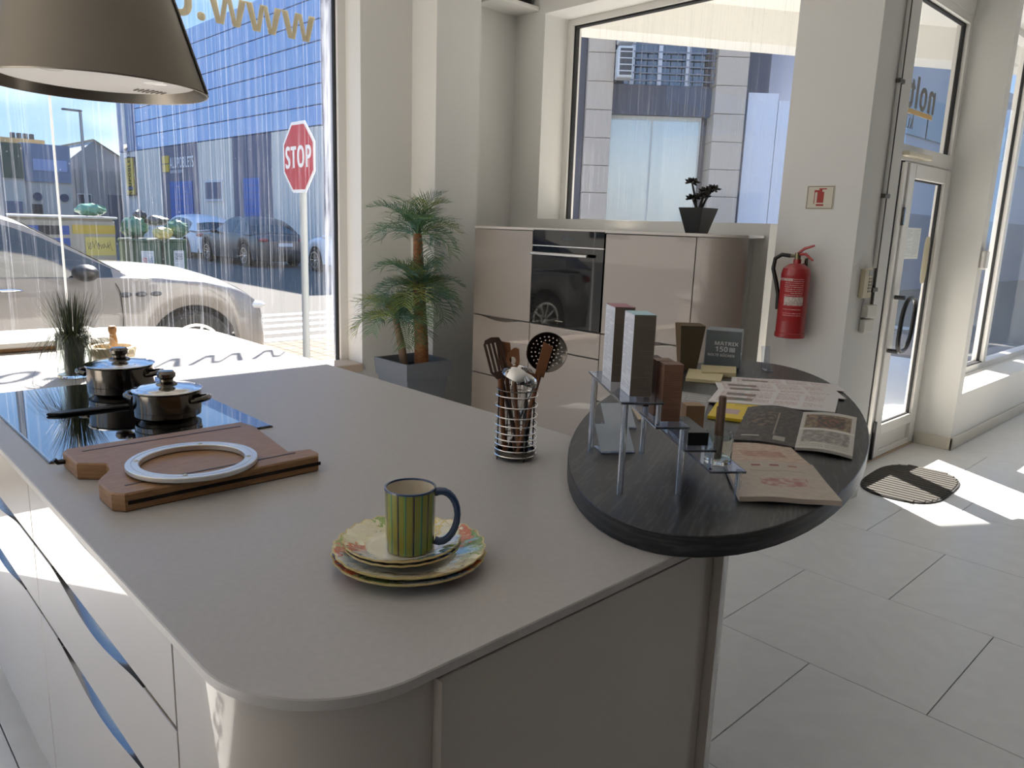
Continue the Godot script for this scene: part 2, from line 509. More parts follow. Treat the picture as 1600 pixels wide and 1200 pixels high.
func windows() -> void:
	# wide street window
	var w1 := thing("window_1", "wide shop window to the street with mirrored web address lettering", "window")
	w1.set_meta("kind", "structure")
	obj("frame", bxs([[Vector3(2.938, 0.36, -4.90), Vector3(3.0, 3.06, -5.0)], [Vector3(-4.4, 0.36, -4.90), Vector3(2.94, 0.41, -5.0)], [Vector3(-4.4, 3.02, -4.90), Vector3(2.94, 3.06, -5.0)], [Vector3(-4.4, 0.41, -4.90), Vector3(-4.34, 3.02, -5.0)]]), M.frame_white, w1, 0)
	obj("gasket", bxs([[Vector3(2.926, 0.41, -4.925), Vector3(2.938, 3.02, -4.96)]]), M.gasket, w1, 0)
	for e: Array in [[-4.34, -1.62], [-1.61, 1.163], [1.171, 2.93]]:
		sheet_pane("pane", Vector3(e[0], 0.41, -4.95), Vector3(e[1] - e[0], 0, 0), Vector3(0, 2.61, 0), M.pane, w1)
	obj("glass_joint", bxs([[Vector3(1.162, 0.41, -4.944), Vector3(1.172, 3.02, -4.956)]]), joint_mat(), w1, 0)
	obj("glass_joint", bxs([[Vector3(-1.62, 0.41, -4.944), Vector3(-1.61, 3.02, -4.956)]]), M.joint, w1, 0)
	var dm := mat("dried_streaks", Color(0.93, 0.95, 1.0, 1.0), 0.9)
	dm.albedo_texture = dirt_texture(true, 21)
	dm.transparency = BaseMaterial3D.TRANSPARENCY_ALPHA
	dm.backlight_enabled = true; dm.backlight = Color(0.75, 0.75, 0.75)
	sheet_pane("water_streaks", Vector3(-0.6, 0.41, -4.954), Vector3(3.53, 0, 0), Vector3(0, 2.61, 0), dm, w1)
	# lettering reads from the street side
	var t := text_mesh("www.costacocinas.com", 0.30, 0.003)
	t.horizontal_alignment = HORIZONTAL_ALIGNMENT_LEFT
	var o := inst("lettering", t, M.letter_beige, w1)
	o.rotation_degrees = Vector3(0, 180, 0)
	o.position = Vector3(2.80, 2.735, -4.957)
	# window above the tall cabinets
	var w2 := thing("window_2", "large window above the tall cabinets towards the porch", "window")
	w2.set_meta("kind", "structure")
	obj("frame", bxs([[Vector3(4.70, 1.53, -4.39), Vector3(4.80, 3.06, -4.335)], [Vector3(4.70, 3.015, -4.335), Vector3(4.80, 3.06, -2.05)], [Vector3(4.70, 1.50, -4.335), Vector3(4.80, 1.535, -2.37)]]), M.frame_white, w2, 0)
	obj("gasket", bxs([[Vector3(4.72, 1.535, -4.335), Vector3(4.765, 3.015, -4.322)], [Vector3(4.72, 3.002, -4.335), Vector3(4.765, 3.015, -2.05)]]), M.gasket, w2, 0)
	sheet_pane("pane", Vector3(4.75, 1.535, -4.335), Vector3(0, 0, 2.285), Vector3(0, 1.48, 0), M.pane, w2)
	sheet_pane("pane", Vector3(4.75, 0.0, -2.37), Vector3(0, 0, 0.32), Vector3(0, 1.535, 0), M.pane, w2)
	var d2 := mat("dried_spots", Color(0.95, 0.96, 1.0, 1.0), 0.9)
	d2.albedo_texture = dirt_texture(false, 5)
	d2.transparency = BaseMaterial3D.TRANSPARENCY_ALPHA
	d2.backlight_enabled = true; d2.backlight = Color(0.6, 0.6, 0.6)
	sheet_pane("water_streaks", Vector3(4.756, 1.535, -4.335), Vector3(0, 0, 2.285), Vector3(0, 1.48, 0), d2, w2)
	# low window beside the door
	var w3 := thing("window_3", "tall window with a low sill beside the glass door", "window")
	w3.set_meta("kind", "structure")
	obj("frame", bxs([[Vector3(6.0, 0.40, -1.86), Vector3(9.6, 0.45, -1.95)], [Vector3(6.0, 3.01, -1.86), Vector3(9.6, 3.06, -1.95)], [Vector3(6.0, 0.45, -1.86), Vector3(6.06, 3.01, -1.95)], [Vector3(7.42, 0.45, -1.86), Vector3(7.50, 3.01, -1.95)], [Vector3(9.54, 0.45, -1.86), Vector3(9.6, 3.01, -1.95)]]), M.frame_white, w3, 0)
	obj("gasket", bxs([[Vector3(7.405, 0.45, -1.89), Vector3(7.42, 3.01, -1.91)], [Vector3(6.06, 0.45, -1.87), Vector3(7.42, 0.458, -1.93)]]), M.gasket, w3, 0)
	sheet_pane("pane", Vector3(6.06, 0.45, -1.90), Vector3(1.36, 0, 0), Vector3(0, 2.56, 0), M.pane, w3)
	sheet_pane("pane", Vector3(7.5, 0.45, -1.90), Vector3(2.04, 0, 0), Vector3(0, 2.56, 0), M.pane, w3)
	# windows of the side behind the viewer
	var w4 := thing("window_4", "large side windows onto the other street", "window")
	w4.set_meta("kind", "structure")
	for e: Array in [[-4.4, -2.7], [-2.4, -0.6]]:
		obj("frame", bxs([[Vector3(-5.1, 0.4, e[0]), Vector3(-5.2, 0.45, e[1])], [Vector3(-5.1, 3.0, e[0]), Vector3(-5.2, 3.06, e[1])], [Vector3(-5.1, 0.4, e[0]), Vector3(-5.2, 3.06, e[0] + 0.06)], [Vector3(-5.1, 0.4, e[1] - 0.06), Vector3(-5.2, 3.06, e[1])]]), M.frame_white, w4, 0)
		sheet_pane("pane", Vector3(-5.15, 0.45, e[0] + 0.06), Vector3(0, 0, e[1] - e[0] - 0.12), Vector3(0, 2.55, 0), M.pane, w4)

	var w5 := thing("window_5", "added end window bringing daylight into the showroom", "window")  # unseen window, added so sky light reaches the floor
	w5.set_meta("kind", "structure")
	obj("frame", bxs([[Vector3(10.6, 0.4, -1.2), Vector3(10.7, 0.45, 1.4)], [Vector3(10.6, 3.0, -1.2), Vector3(10.7, 3.06, 1.4)], [Vector3(10.6, 0.45, 0.87), Vector3(10.7, 3.0, 0.93)]]), M.frame_white, w5, 0)
	sheet_pane("pane", Vector3(10.65, 0.45, -1.2), Vector3(0, 0, 2.6), Vector3(0, 2.55, 0), M.pane, w5)

func door() -> void:
	var d := thing("door_1", "white framed glass door with a black loop handle and transom", "door")
	d.set_meta("kind", "structure")
	# fixed frame, slim side light, transom
	obj("frame", bxs([[Vector3(5.075, 0, -1.85), Vector3(5.1, 1.93, -1.93)], [Vector3(5.87, 0, -1.85), Vector3(5.9, 2.92, -1.93)], [Vector3(5.03, 1.94, -1.85), Vector3(5.87, 2.03, -1.93)], [Vector3(5.03, 2.87, -1.85), Vector3(5.87, 2.92, -1.93)], [Vector3(5.85, 2.03, -1.85), Vector3(5.87, 2.87, -1.93)], [Vector3(4.62, 0, -1.85), Vector3(5.075, 0.2, -1.93)], [Vector3(4.62, 0.2, -1.85), Vector3(4.66, 2.92, -1.93)], [Vector3(4.62, 1.94, -1.85), Vector3(5.03, 2.03, -1.93)], [Vector3(4.62, 2.87, -1.85), Vector3(5.03, 2.92, -1.93)]]), M.frame_white, d, 0)
	obj("gasket", bxs([[Vector3(5.838, 2.03, -1.875), Vector3(5.85, 2.87, -1.90)], [Vector3(5.03, 2.858, -1.875), Vector3(5.85, 2.87, -1.90)], [Vector3(5.063, 0.2, -1.875), Vector3(5.075, 1.94, -1.90)], [Vector3(5.1, 0.0, -1.875), Vector3(5.115, 1.94, -1.92)]]), M.gasket, d, 0)
	sheet_pane("pane", Vector3(4.66, 2.03, -1.89), Vector3(1.19, 0, 0), Vector3(0, 0.84, 0), M.pane, d)
	sheet_pane("pane", Vector3(4.66, 0.2, -1.89), Vector3(0.415, 0, 0), Vector3(0, 1.74, 0), M.pane, d)
	var leaf := obj("leaf", bxs([[Vector3(5.115, 0.02, -1.84), Vector3(5.22, 1.93, -1.90), 0.004], [Vector3(5.775, 0.02, -1.84), Vector3(5.865, 1.93, -1.90), 0.004], [Vector3(5.22, 1.84, -1.84), Vector3(5.775, 1.93, -1.90), 0.004], [Vector3(5.22, 0.02, -1.84), Vector3(5.775, 0.06, -1.90), 0.004], [Vector3(5.22, 0.17, -1.84), Vector3(5.775, 0.24, -1.90), 0.004], [Vector3(5.22, 0.06, -1.86), Vector3(5.775, 0.17, -1.885)]]), M.frame_white, d, 0)
	obj("gasket", bxs([[Vector3(5.76, 0.24, -1.862), Vector3(5.775, 1.84, -1.88)], [Vector3(5.22, 1.83, -1.862), Vector3(5.755, 1.84, -1.88)], [Vector3(5.22, 0.24, -1.862), Vector3(5.755, 0.247, -1.88)]]), M.gasket, leaf, 0)
	sheet_pane("pane", Vector3(5.22, 0.24, -1.87), Vector3(0.54, 0, 0), Vector3(0, 1.6, 0), M.pane, leaf)
	var b := Buf.new()
	b.tube([Vector3(5.135, 1.10, -1.835), Vector3(5.135, 1.10, -1.775)], 0.014, 10)
	b.tube([Vector3(5.135, 0.755, -1.835), Vector3(5.135, 0.755, -1.775)], 0.014, 10)
	var path := []
	for i in 40:
		var a := TAU * i / 40.0
		var x := cos(a); var y := sin(a)
		path.append(Vector3(5.205 + 0.105 * signf(x) * absf(x) ** 0.75 + 0.03 * y, 0.928 + 0.172 * signf(y) * absf(y) ** 0.7, -1.765))
	b.tube(path, 0.014, 10, true)
	obj("handle", b, hexm("handle_black", "1b1b1c", 0.35), d)
	obj("hinge", bxs([[Vector3(5.1, 1.55, -1.835), Vector3(5.125, 1.66, -1.852), 0.003]]), M.dark_steel, d, 0)
	obj("hinge", bxs([[Vector3(5.095, 0.02, -1.83), Vector3(5.118, 0.28, -1.852), 0.003]]), M.black, d, 0)
	obj("closer", bxs([[Vector3(4.96, 1.955, -1.80), Vector3(5.36, 1.985, -1.845), 0.006]]), hexm("closer_cream", "d9d0b8", 0.5), d, 0)
	# logo on the transom, reads from outside
	var blk := hexm("logo_black", "1a1a1c", 0.5)
	var lg := lettering("lettering", "nolte", 0.245, blk, d, Vector3(5.245, 2.345, -1.895), Vector3(0, 180, 0), true, 1.0)
	lg.name = "logo_lettering"
	obj("logo_bar", bxs([[Vector3(4.97, 2.226, -1.894), Vector3(5.52, 2.254, -1.897)]]), hexm("logo_yellow", "d9ab3c", 0.6), d, 0)
	lettering("logo_subtitle", "küchen", 0.115, blk, d, Vector3(5.03, 2.178, -1.895), Vector3(0, 180, 0), false)
	# notices stuck to the leaf's glass
	var n1 := tag(obj("notice_sheet", printed_sheet(Vector3(5.26, 1.34, -1.867), Vector3(0.27, 0, 0), Vector3(0, 0.2, 0)), notice_mat()), "white printed notice taped to the glass of the door", "notice")
	var b2 := Buf.new()
	var pts := PackedVector2Array()
	for i in 24:
		var a := TAU * i / 24.0
		pts.append(Vector2(0.055 * signf(cos(a)) * absf(cos(a)) ** 0.6, 0.16 * signf(sin(a)) * absf(sin(a)) ** 0.5))
	b2.xf = Transform3D(Basis(Vector3(1, 0, 0), Vector3(0, 0, -1), Vector3(0, 1, 0)), Vector3(5.70, 1.33, -1.872))
	b2.prism(pts, 0.0, 0.001)
	tag(obj("door_sticker", b2, hexm("sticker_cream", "e6dcb6", 0.6)), "cream oval sticker on the glass of the door", "sticker")

func notice_mat() -> StandardMaterial3D:
	var m := print_mat("notice_print", 3, Color("eef0ee"), Color("9aa7b0"))
	m.backlight_enabled = true; m.backlight = Color(0.7, 0.7, 0.7)
	return m

# printed matter: rows of text lines and a few colour blocks
func print_mat(key: String, sd: int, bg: Color, ink: Color, blocks := [], cols := 2, rows := 26) -> StandardMaterial3D:
	if M.has(key): return M[key]
	var w := 192; var h := 256
	var im := Image.create(w, h, false, Image.FORMAT_RGB8)
	im.fill(bg)
	var rng := RandomNumberGenerator.new(); rng.seed = sd
	var cw := (w - 16) / cols
	for c in cols:
		var para := 0
		for r in rows:
			para += 1
			if rng.randf() < 0.1: para = 0; continue
			var y := 14 + int(float(r) * (h - 28) / rows)
			var x := 10 + c * cw
			var x1 := x + int((cw - 8) * (1.0 if rng.randf() < 0.75 else rng.randf_range(0.3, 0.9)))
			while x < x1:
				var l := rng.randi_range(3, 9)
				im.fill_rect(Rect2i(x, y, mini(l, x1 - x), maxi(2, int(0.42 * (h - 28) / rows))), bg.lerp(ink, rng.randf_range(0.55, 1.0)))
				x += l + 2
	for e: Array in blocks:
		var q: Rect2 = e[0]
		var R := Rect2i(int(q.position.x * w), int(q.position.y * h), int(q.size.x * w), int(q.size.y * h))
		var c0: Color = e[1]
		if e.size() > 2:
			var nz := FastNoiseLite.new(); nz.seed = sd; nz.frequency = 0.04
			for y in range(R.position.y, R.end.y):
				for x in range(R.position.x, R.end.x):
					if x < w and y < h: im.set_pixel(x, y, c0.lerp(e[2], clampf(0.5 + 1.2 * nz.get_noise_2d(x, y), 0, 1)))
		else: im.fill_rect(R, c0)
	var m := mat(key, Color.WHITE, 0.55)
	m.albedo_texture = ImageTexture.create_from_image(im)
	m.texture_repeat = false
	return m
func printed_sheet(o: Vector3, a: Vector3, c: Vector3, th := 0.0006) -> Buf:
	var b := Buf.new()
	var n := a.cross(c).normalized() * th
	b.quad(o, o + a, o + a + c, o + c)
	b.quad(o + a - n, o - n, o + c - n, o + a + c - n)
	return b

func island() -> void:
	# continuous worktop with rounded corners
	var pts := PackedVector2Array()
	var cor := [[0.314, -0.67, 0.185, 180, 90], [1.47, -0.67, 0.2, 90, 0], [1.47, -3.97, 0.46, 0, -90], [0.314, -3.97, 0.2, -90, -180]]
	for c: Array in cor:
		var sx := 1.0 if c[0] < 0.5 else -1.0
		var sz := -1.0 if c[1] > -1.0 else 1.0
		var ctr := Vector2(c[0] + sx * c[2], c[1] + sz * c[2])
		for i in 17:
			var a := deg_to_rad(lerpf(c[3], c[4], i / 16.0))
			pts.append(ctr + Vector2(cos(a), sin(a)) * c[2])
	var b := Buf.new(); b.prism(pts, 0.904, 0.92, 0.0018)
	tag(obj("island_worktop", b, M.worktop), "greige worktop with rounded corners running the length of the island", "worktop")
	# drawer units along the cook's side
	var zs := [-0.99, -1.82, -2.65, -3.48]
	var labels := ["island drawer unit beside the rounded end by the plates", "island drawer unit under the cooking hob", "island drawer unit beneath the vase and mortar, by the window"]
	for i in 3:
		drawer_unit(zs[i + 1], zs[i], labels[i])
	# rounded end cabinets
	var e1 := thing("island_end_cabinet", "gloss end cabinet with rounded corners below the bar top", "cabinet")
	var body := PackedVector2Array()
	for c: Array in [[0.325, -0.68, 0.21, 180, 90], [1.405, -0.68, 0.215, 90, 0]]:
		var sx := 1.0 if c[0] < 0.5 else -1.0
		var ctr := Vector2(c[0] + sx * c[2], c[1] - c[2])
		var arc := PackedVector2Array()
		for k in 13:
			var a := deg_to_rad(lerpf(c[3], c[4], k / 12.0))
			arc.append(ctr + Vector2(cos(a), sin(a)) * c[2])
		body.append_array(arc)
	# curved front panel, flat middle panel, curved side panel: real gaps between them
	var cl := PackedVector2Array(); var cr := PackedVector2Array()
	for k in 13: cl.append(body[k]); cr.append(body[13 + k])
	cl.insert(0, Vector2(0.325, -0.987)); cl.append(Vector2(0.534, -0.68))
	cr.insert(0, Vector2(1.192, -0.68)); cr.append(Vector2(1.405, -1.2))
	for e: Array in [[cl, "curved_panel"], [cr, "curved_panel"]]:
		var sh: PackedVector2Array = e[0]
		var inner := PackedVector2Array()
		for k in sh.size():
			var t := (sh[mini(k + 1, sh.size() - 1)] - sh[maxi(k - 1, 0)]).normalized()
			inner.append(sh[k] + Vector2(t.y, -t.x) * 0.018)
		inner.reverse()
		var ring := sh.duplicate(); ring.append_array(inner)
		var pb := Buf.new(); pb.prism(ring, 0.15, 0.902, 0.0)
		obj(e[1], pb, M.lacquer, e1, 30)
	obj("flat_panel", bxs([[Vector3(0.5385, 0.15, -0.68), Vector3(1.1875, 0.895, -0.70), 0.0015]]), M.lacquer, e1, 0)
	var ib := Buf.new()
	var core := PackedVector2Array()
	for p in body: core.append(Vector2(0.865, -0.95) + (p - Vector2(0.865, -0.95)) * Vector2(0.93, 0.9))
	core.append(Vector2(1.37, -1.195)); core.append(Vector2(0.362, -1.195))
	var core2 := PackedVector2Array(core)
	ib.prism(core2, 0.151, 0.90)
	obj("carcass", ib, M.carcass, e1)
	# street-side end and the right-hand backs
	var bk := thing("island_back_panels", "gloss back panels of the island facing the tall cabinets", "cabinet")
	for z: float in [-1.2, -1.92, -2.64]:
		obj("back_panel", bxs([[Vector3(1.385, 0.15, z - 0.717), Vector3(1.405, 0.90, z - 0.003), 0.0015]]), M.lacquer, bk, 0)
	obj("carcass", bxs([[Vector3(0.362, 0.151, -1.2), Vector3(1.384, 0.90, -3.48)]]), M.carcass, bk, 0)
	var eb := Buf.new()
	var far := PackedVector2Array()
	far.append(Vector2(0.325, -3.483)); far.append(Vector2(1.385, -3.483))
	for k in 13:
		var a := deg_to_rad(lerpf(0, -90, k / 12.0)); far.append(Vector2(1.045, -3.58) + Vector2(cos(a), sin(a)) * Vector2(0.34, 0.35))
	for k in 9:
		var a := deg_to_rad(lerpf(-90, -180, k / 8.0)); far.append(Vector2(0.475, -3.78) + Vector2(cos(a), sin(a)) * 0.15)
	eb.prism(far, 0.15, 0.902)
	tag(obj("island_window_cabinet", eb, M.lacquer), "gloss rounded cabinet at the window end of the island", "cabinet")
	var pl := Buf.new(); pl.box(Vector3(0.865, 0.075, -2.2), Vector3(0.98, 0.148, 2.8))
	tag(obj("island_plinth", pl, hexm("plinth", "a89d92", 0.4)), "recessed plinth under the island cabinets", "plinth")

func yz(x: float) -> Transform3D:   # local (x, z) outline -> world (z, y), thickness along x
	return Transform3D(Basis(Vector3(0, 0, 1), Vector3(1, 0, 0), Vector3(0, 1, 0)), Vector3(x, 0, 0))

# drawer front with a lens-shaped scoop along its upper edge
func front_outline(z0: float, z1: float, y0: float, y1: float, scoop: float, sc_w := 0.55) -> PackedVector2Array:
	var p := PackedVector2Array([Vector2(z0, y0), Vector2(z1, y0), Vector2(z1, y1)])
	if scoop > 0.0:
		var mid := (z0 + z1) / 2
		var hw := minf(sc_w, (z1 - z0) * 0.9) / 2
		for k in 17:
			var t := 1.0 - 2.0 * k / 16.0
			p.append(Vector2(mid + t * hw, y1 - scoop * cos(t * PI / 2) ** 1.5))
	p.append(Vector2(z0, y1))
	return p

func drawer_unit(z0: float, z1: float, label: String) -> void:
	var t := thing("drawer_unit", label, "drawer unit", Vector3.ZERO, 0.0, "drawer units along the cook's side of the island")
	var a := z0 + 0.002; var c := z1 - 0.002
	obj("carcass", bxs([[Vector3(0.352, 0.15, a), Vector3(0.36, 0.90, c)]]), M.black_gap, t, 0)
	for e: Array in [[0.757, 0.897, 0.012], [0.594, 0.749, 0.03], [0.152, 0.586, 0.03]]:
		var b := Buf.new(); b.xf = yz(0.325)
		b.prism(front_outline(a, c, e[0], e[1], e[2]), 0.0, 0.02, 0.001)
		var fr := obj("drawer_front", b, M.lacquer, t, 30)
		# polished grip lip lining the scoop
		var g := Buf.new()
		var mid := (a + c) / 2; var hw := 0.275
		g.sheet(24, 3, func(p, q):
			var tt: float = 1.0 - 2.0 * p
			var dep: float = e[2] * cos(tt * PI / 2) ** 1.5
			return Vector3(0.3252 + 0.021 * q, e[1] - dep * (1.0 - q * q), mid + tt * hw), 0.0015)
		obj("grip", g, hexm("grip_metal", "77787c", 0.18, 1.0), fr)

func tall_cabinets() -> void:
	var X := 3.5
	var units := [[-4.06, -3.494, "tall gloss cabinet with a lens grip beside the corner column"], [-2.892, -2.277, "tall gloss cabinet between the built-in oven and the end unit"]]
	for e: Array in units:
		var t := thing("tall_cabinet", e[2], "cabinet")
		obj("body", bxs([[Vector3(X + 0.021, 0.1, e[0] + 0.001), Vector3(4.1, 1.438, e[1] - 0.001)]]), M.carcass, t, 0)
		obj("plinth", bxs([[Vector3(X + 0.05, 0, e[0] + 0.001), Vector3(X + 0.07, 0.1, e[1] - 0.001)]]), M.plinth, t, 0)
		obj("door", bxs([[Vector3(X, 0.853, e[0] + 0.002), Vector3(X + 0.02, 1.436, e[1] - 0.002), 0.0012]]), M.lacquer, t, 0)
		var b := Buf.new(); b.xf = yz(X)
		b.prism(front_outline(e[0] + 0.002, e[1] - 0.002, 0.44, 0.845, 0.022, 0.42), 0.0, 0.02, 0.001)
		var dr := obj("drawer_front", b, M.lacquer, t, 30)
		var g := Buf.new(); var mid: float = (e[0] + e[1]) / 2
		g.sheet(20, 3, func(p, q):
			var tt: float = 1.0 - 2.0 * p
			var dep: float = 0.022 * cos(tt * PI / 2) ** 1.5
			return Vector3(X + 0.0005 + 0.021 * q, 0.846 - dep * (1.0 - q * q), mid + tt * 0.21), 0.0015)
		obj("grip", g, M.chrome, dr)
		obj("drawer_front", bxs([[Vector3(X, 0.105, e[0] + 0.002), Vector3(X + 0.02, 0.432, e[1] - 0.002), 0.0012]]), M.lacquer, t, 0)
	# oven housing
	var o := thing("oven_housing", "gloss oven housing cabinet with drawers under the built-in oven", "cabinet")
	obj("body", bxs([[Vector3(X + 0.03, 0.1, -3.492), Vector3(4.1, 1.438, -2.894)]]), M.carcass, o, 0)
	obj("plinth", bxs([[Vector3(X + 0.05, 0, -3.492), Vector3(X + 0.07, 0.1, -2.894)]]), M.plinth, o, 0)
	obj("drawer_front", bxs([[Vector3(X, 0.694, -3.49), Vector3(X + 0.02, 0.846, -2.896), 0.0012]]), M.lacquer, o, 0)
	obj("drawer_front", bxs([[Vector3(X, 0.105, -3.49), Vector3(X + 0.02, 0.686, -2.896), 0.0012]]), M.lacquer, o, 0)
	var ov := thing("built_in_oven", "black glass built-in oven with a long steel handle", "oven")
	obj("door", bxs([[Vector3(X - 0.004, 0.855, -3.488), Vector3(X + 0.028, 1.345, -2.898), 0.002]]), hexm("oven_glass", "08090a", 0.03), ov, 0)
	obj("control_panel", bxs([[Vector3(X - 0.004, 1.352, -3.488), Vector3(X + 0.028, 1.446, -2.898), 0.002]]), M.oven_glass, ov, 0)
	obj("trim_strip", bxs([[Vector3(X - 0.006, 1.345, -3.488), Vector3(X + 0.02, 1.352, -2.898)]]), M.steel, ov, 0)
	var h := obj("handle", bxs([[Vector3(X - 0.05, 1.290, -3.47), Vector3(X - 0.032, 1.310, -2.99), 0.004]]), M.steel, ov, 0)
	for z: float in [-3.42, -3.04]: obj("handle_post", bxs([[Vector3(X - 0.034, 1.293, z - 0.007), Vector3(X - 0.003, 1.307, z + 0.007)]]), M.steel, h, 0)
	obj("display", bxs([[Vector3(X - 0.0045, 1.385, -3.23), Vector3(X - 0.003, 1.412, -3.14)]]), hexm("display_grey", "3a3d3e", 0.2), ov, 0)
	obj("knob_ring", bxs([[Vector3(X - 0.0045, 0.885, -3.26), Vector3(X - 0.003, 0.889, -3.20)]]), M.steel, ov, 0)
	# rounded end unit
	var en := thing("end_cabinet", "gloss end cabinet with a rounded edge beside the extinguisher column", "cabinet")
	var arc := PackedVector2Array()
	for k in 13:
		var a := deg_to_rad(lerpf(180, 90, k / 12.0)); arc.append(Vector2(X + 0.19, -2.273) + Vector2(cos(a), sin(a)) * 0.19)
	var pts := arc.duplicate(); pts.append(Vector2(3.75, -2.273))
	var b := Buf.new(); b.prism(pts, 0.1, 1.438, 0.001)
	obj("body", b, M.lacquer, en, 30)
	obj("plinth", bxs([[Vector3(X + 0.06, 0, -2.27), Vector3(3.74, 0.1, -2.22)]]), M.plinth, en, 0)
	# one continuous top board
	var tp := PackedVector2Array([Vector2(4.438, -4.06), Vector2(X - 0.002, -4.06)])
	tp.append_array(arc); tp.append(Vector2(4.1, -2.27)); tp.append(Vector2(4.438, -2.4))
	b = Buf.new(); b.prism(tp, 1.441, 1.457, 0.001)
	tag(obj("cabinet_top_board", b, hexm("top_board", "cfc9c0", 0.5), null, 20), "pale board lying along the tops of the tall cabinets", "top board")

func bar_outline(k := 1.0, n := 72) -> PackedVector2Array:
	var pts := PackedVector2Array()
	for i in n:
		var a := TAU * i / n
		pts.append(Vector2(cos(a) * 0.975 * k, sin(a) * 0.365 * k))
	return pts

func bar_top() -> void:
	# elliptical dark bar top lying on the worktop corner, far end on a steel leg
	var t := thing("bar_table", "dark grained elliptical bar top lying across the island's corner", "bar top", Vector3(1.916, 0.92, -1.093), atan2(0.412, 0.911))
	var b := Buf.new(); b.prism(bar_outline(), 0.0005, 0.04, 0.0015)
	obj("top", b, M.dark_veneer, t, 30)
	# steel bracket tying the overhang to the island's back
	obj("bracket", bxs([[Vector3(-0.42, -0.012, -0.06), Vector3(0.25, 0.0, 0.06)], [Vector3(-0.42, -0.2, -0.05), Vector3(-0.408, -0.012, 0.05)]]), M.steel, t, 0)

func saucepan(label: String, at: Vector3, r: float, h: float, turn: float) -> void:
	var t := thing("saucepan", label, "saucepan", at, turn, "steel saucepans on the hob")
	var b := Buf.new()
	b.lathe([Vector2(0, 0), Vector2(r * 0.80, 0), Vector2(r * 0.84, 0.004), Vector2(r * 0.93, h * 0.22), Vector2(r * 0.93, h * 0.27), Vector2(r, h * 0.36), Vector2(r, h * 0.97), Vector2(r * 1.03, h), Vector2(r * 0.985, h), Vector2(r * 0.98, h * 0.96), Vector2(r * 0.98, 0.012), Vector2(0, 0.01)], 56)
	obj("body", b, M.dark_steel, t)
	var lid := Buf.new()
	lid.lathe([Vector2(0, h + 0.002), Vector2(r * 0.97, h + 0.001), Vector2(r * 1.04, h + 0.001), Vector2(r * 1.05, h + 0.004), Vector2(r * 1.0, h + 0.006), Vector2(r * 0.86, h + 0.007), Vector2(r * 0.8, h + 0.011), Vector2(r * 0.3, h + 0.016), Vector2(0, h + 0.016)], 56)
	var l := obj("lid", lid, M.chrome, t)
	var kb := Buf.new()
	kb.lathe([Vector2(r * 0.32, h + 0.0155), Vector2(r * 0.31, h + 0.019), Vector2(r * 0.2, h + 0.024), Vector2(r * 0.2, h + 0.03), Vector2(r * 0.27, h + 0.036), Vector2(r * 0.28, h + 0.045), Vector2(r * 0.22, h + 0.052), Vector2(0, h + 0.055)], 32)
	obj("knob", kb, M.dark_steel, l)
	for s: float in [-1.0, 1.0]:
		var p := []
		for i in 13:
			var a := PI * i / 12.0
			p.append(Vector3(s * (r * 0.96 + sin(a) * r * 0.36), h * 0.72 + sin(a) * 0.006, cos(a) * r * 0.34))
		var hb := Buf.new(); hb.tube(p, 0.0075, 10)
		obj("handle", hb, M.dark_steel, t)

func plate(called: String, label: String, at: Vector3, r: float, m: Material, sd: float, group: String) -> void:
	var b := Buf.new()
	var n := 96
	var prof := [[0.0, 0.006], [0.5, 0.006], [0.6, 0.007], [0.66, 0.010], [0.8, 0.016], [0.97, 0.022], [1.0, 0.0225], [0.99, 0.019], [0.8, 0.0125], [0.62, 0.003], [0.56, 0.0], [0.0, 0.0]]
	for i in n:
		for j in prof.size() - 1:
			var P := []
			for e: Array in [[i, j], [i + 1, j], [i + 1, j + 1], [i, j + 1]]:
				var a: float = TAU * e[0] / n
				var rr: float = prof[e[1]][0]
				var wave: float = smoothstep(0.6, 1.0, rr) * 0.016 * cos(a * 24.0 + sd)
				var y: float = prof[e[1]][1] + smoothstep(0.6, 1.0, rr) * 0.0012 * cos(a * 24.0 + sd)
				P.append([Vector3(cos(a) * r * rr * (1.0 + wave), y, sin(a) * r * rr * (1.0 + wave)), Vector2(0.5 + 0.5 * rr * cos(a), 0.5 + 0.5 * rr * sin(a))])
			if j < 1: b.tri(P[0][0], P[3][0], P[2][0], P[0][1], P[3][1], P[2][1])
			elif j == prof.size() - 2: b.tri(P[0][0], P[3][0], P[1][0], P[0][1], P[3][1], P[1][1])
			else:
				b.tri(P[0][0], P[3][0], P[2][0], P[0][1], P[3][1], P[2][1])
				b.tri(P[0][0], P[2][0], P[1][0], P[0][1], P[2][1], P[1][1])
	# flip: profile runs from the upper face outwards
	var o := obj(called, flipped(b), m, null, 50)
	o.position = at
	tag(o, label, "plate", group)

func flipped(b: Buf) -> Buf:
	for i in range(0, b.v.size(), 3):
		var t := b.v[i + 1]; b.v[i + 1] = b.v[i + 2]; b.v[i + 2] = t
		var q := b.uv[i + 1]; b.uv[i + 1] = b.uv[i + 2]; b.uv[i + 2] = q
	return b

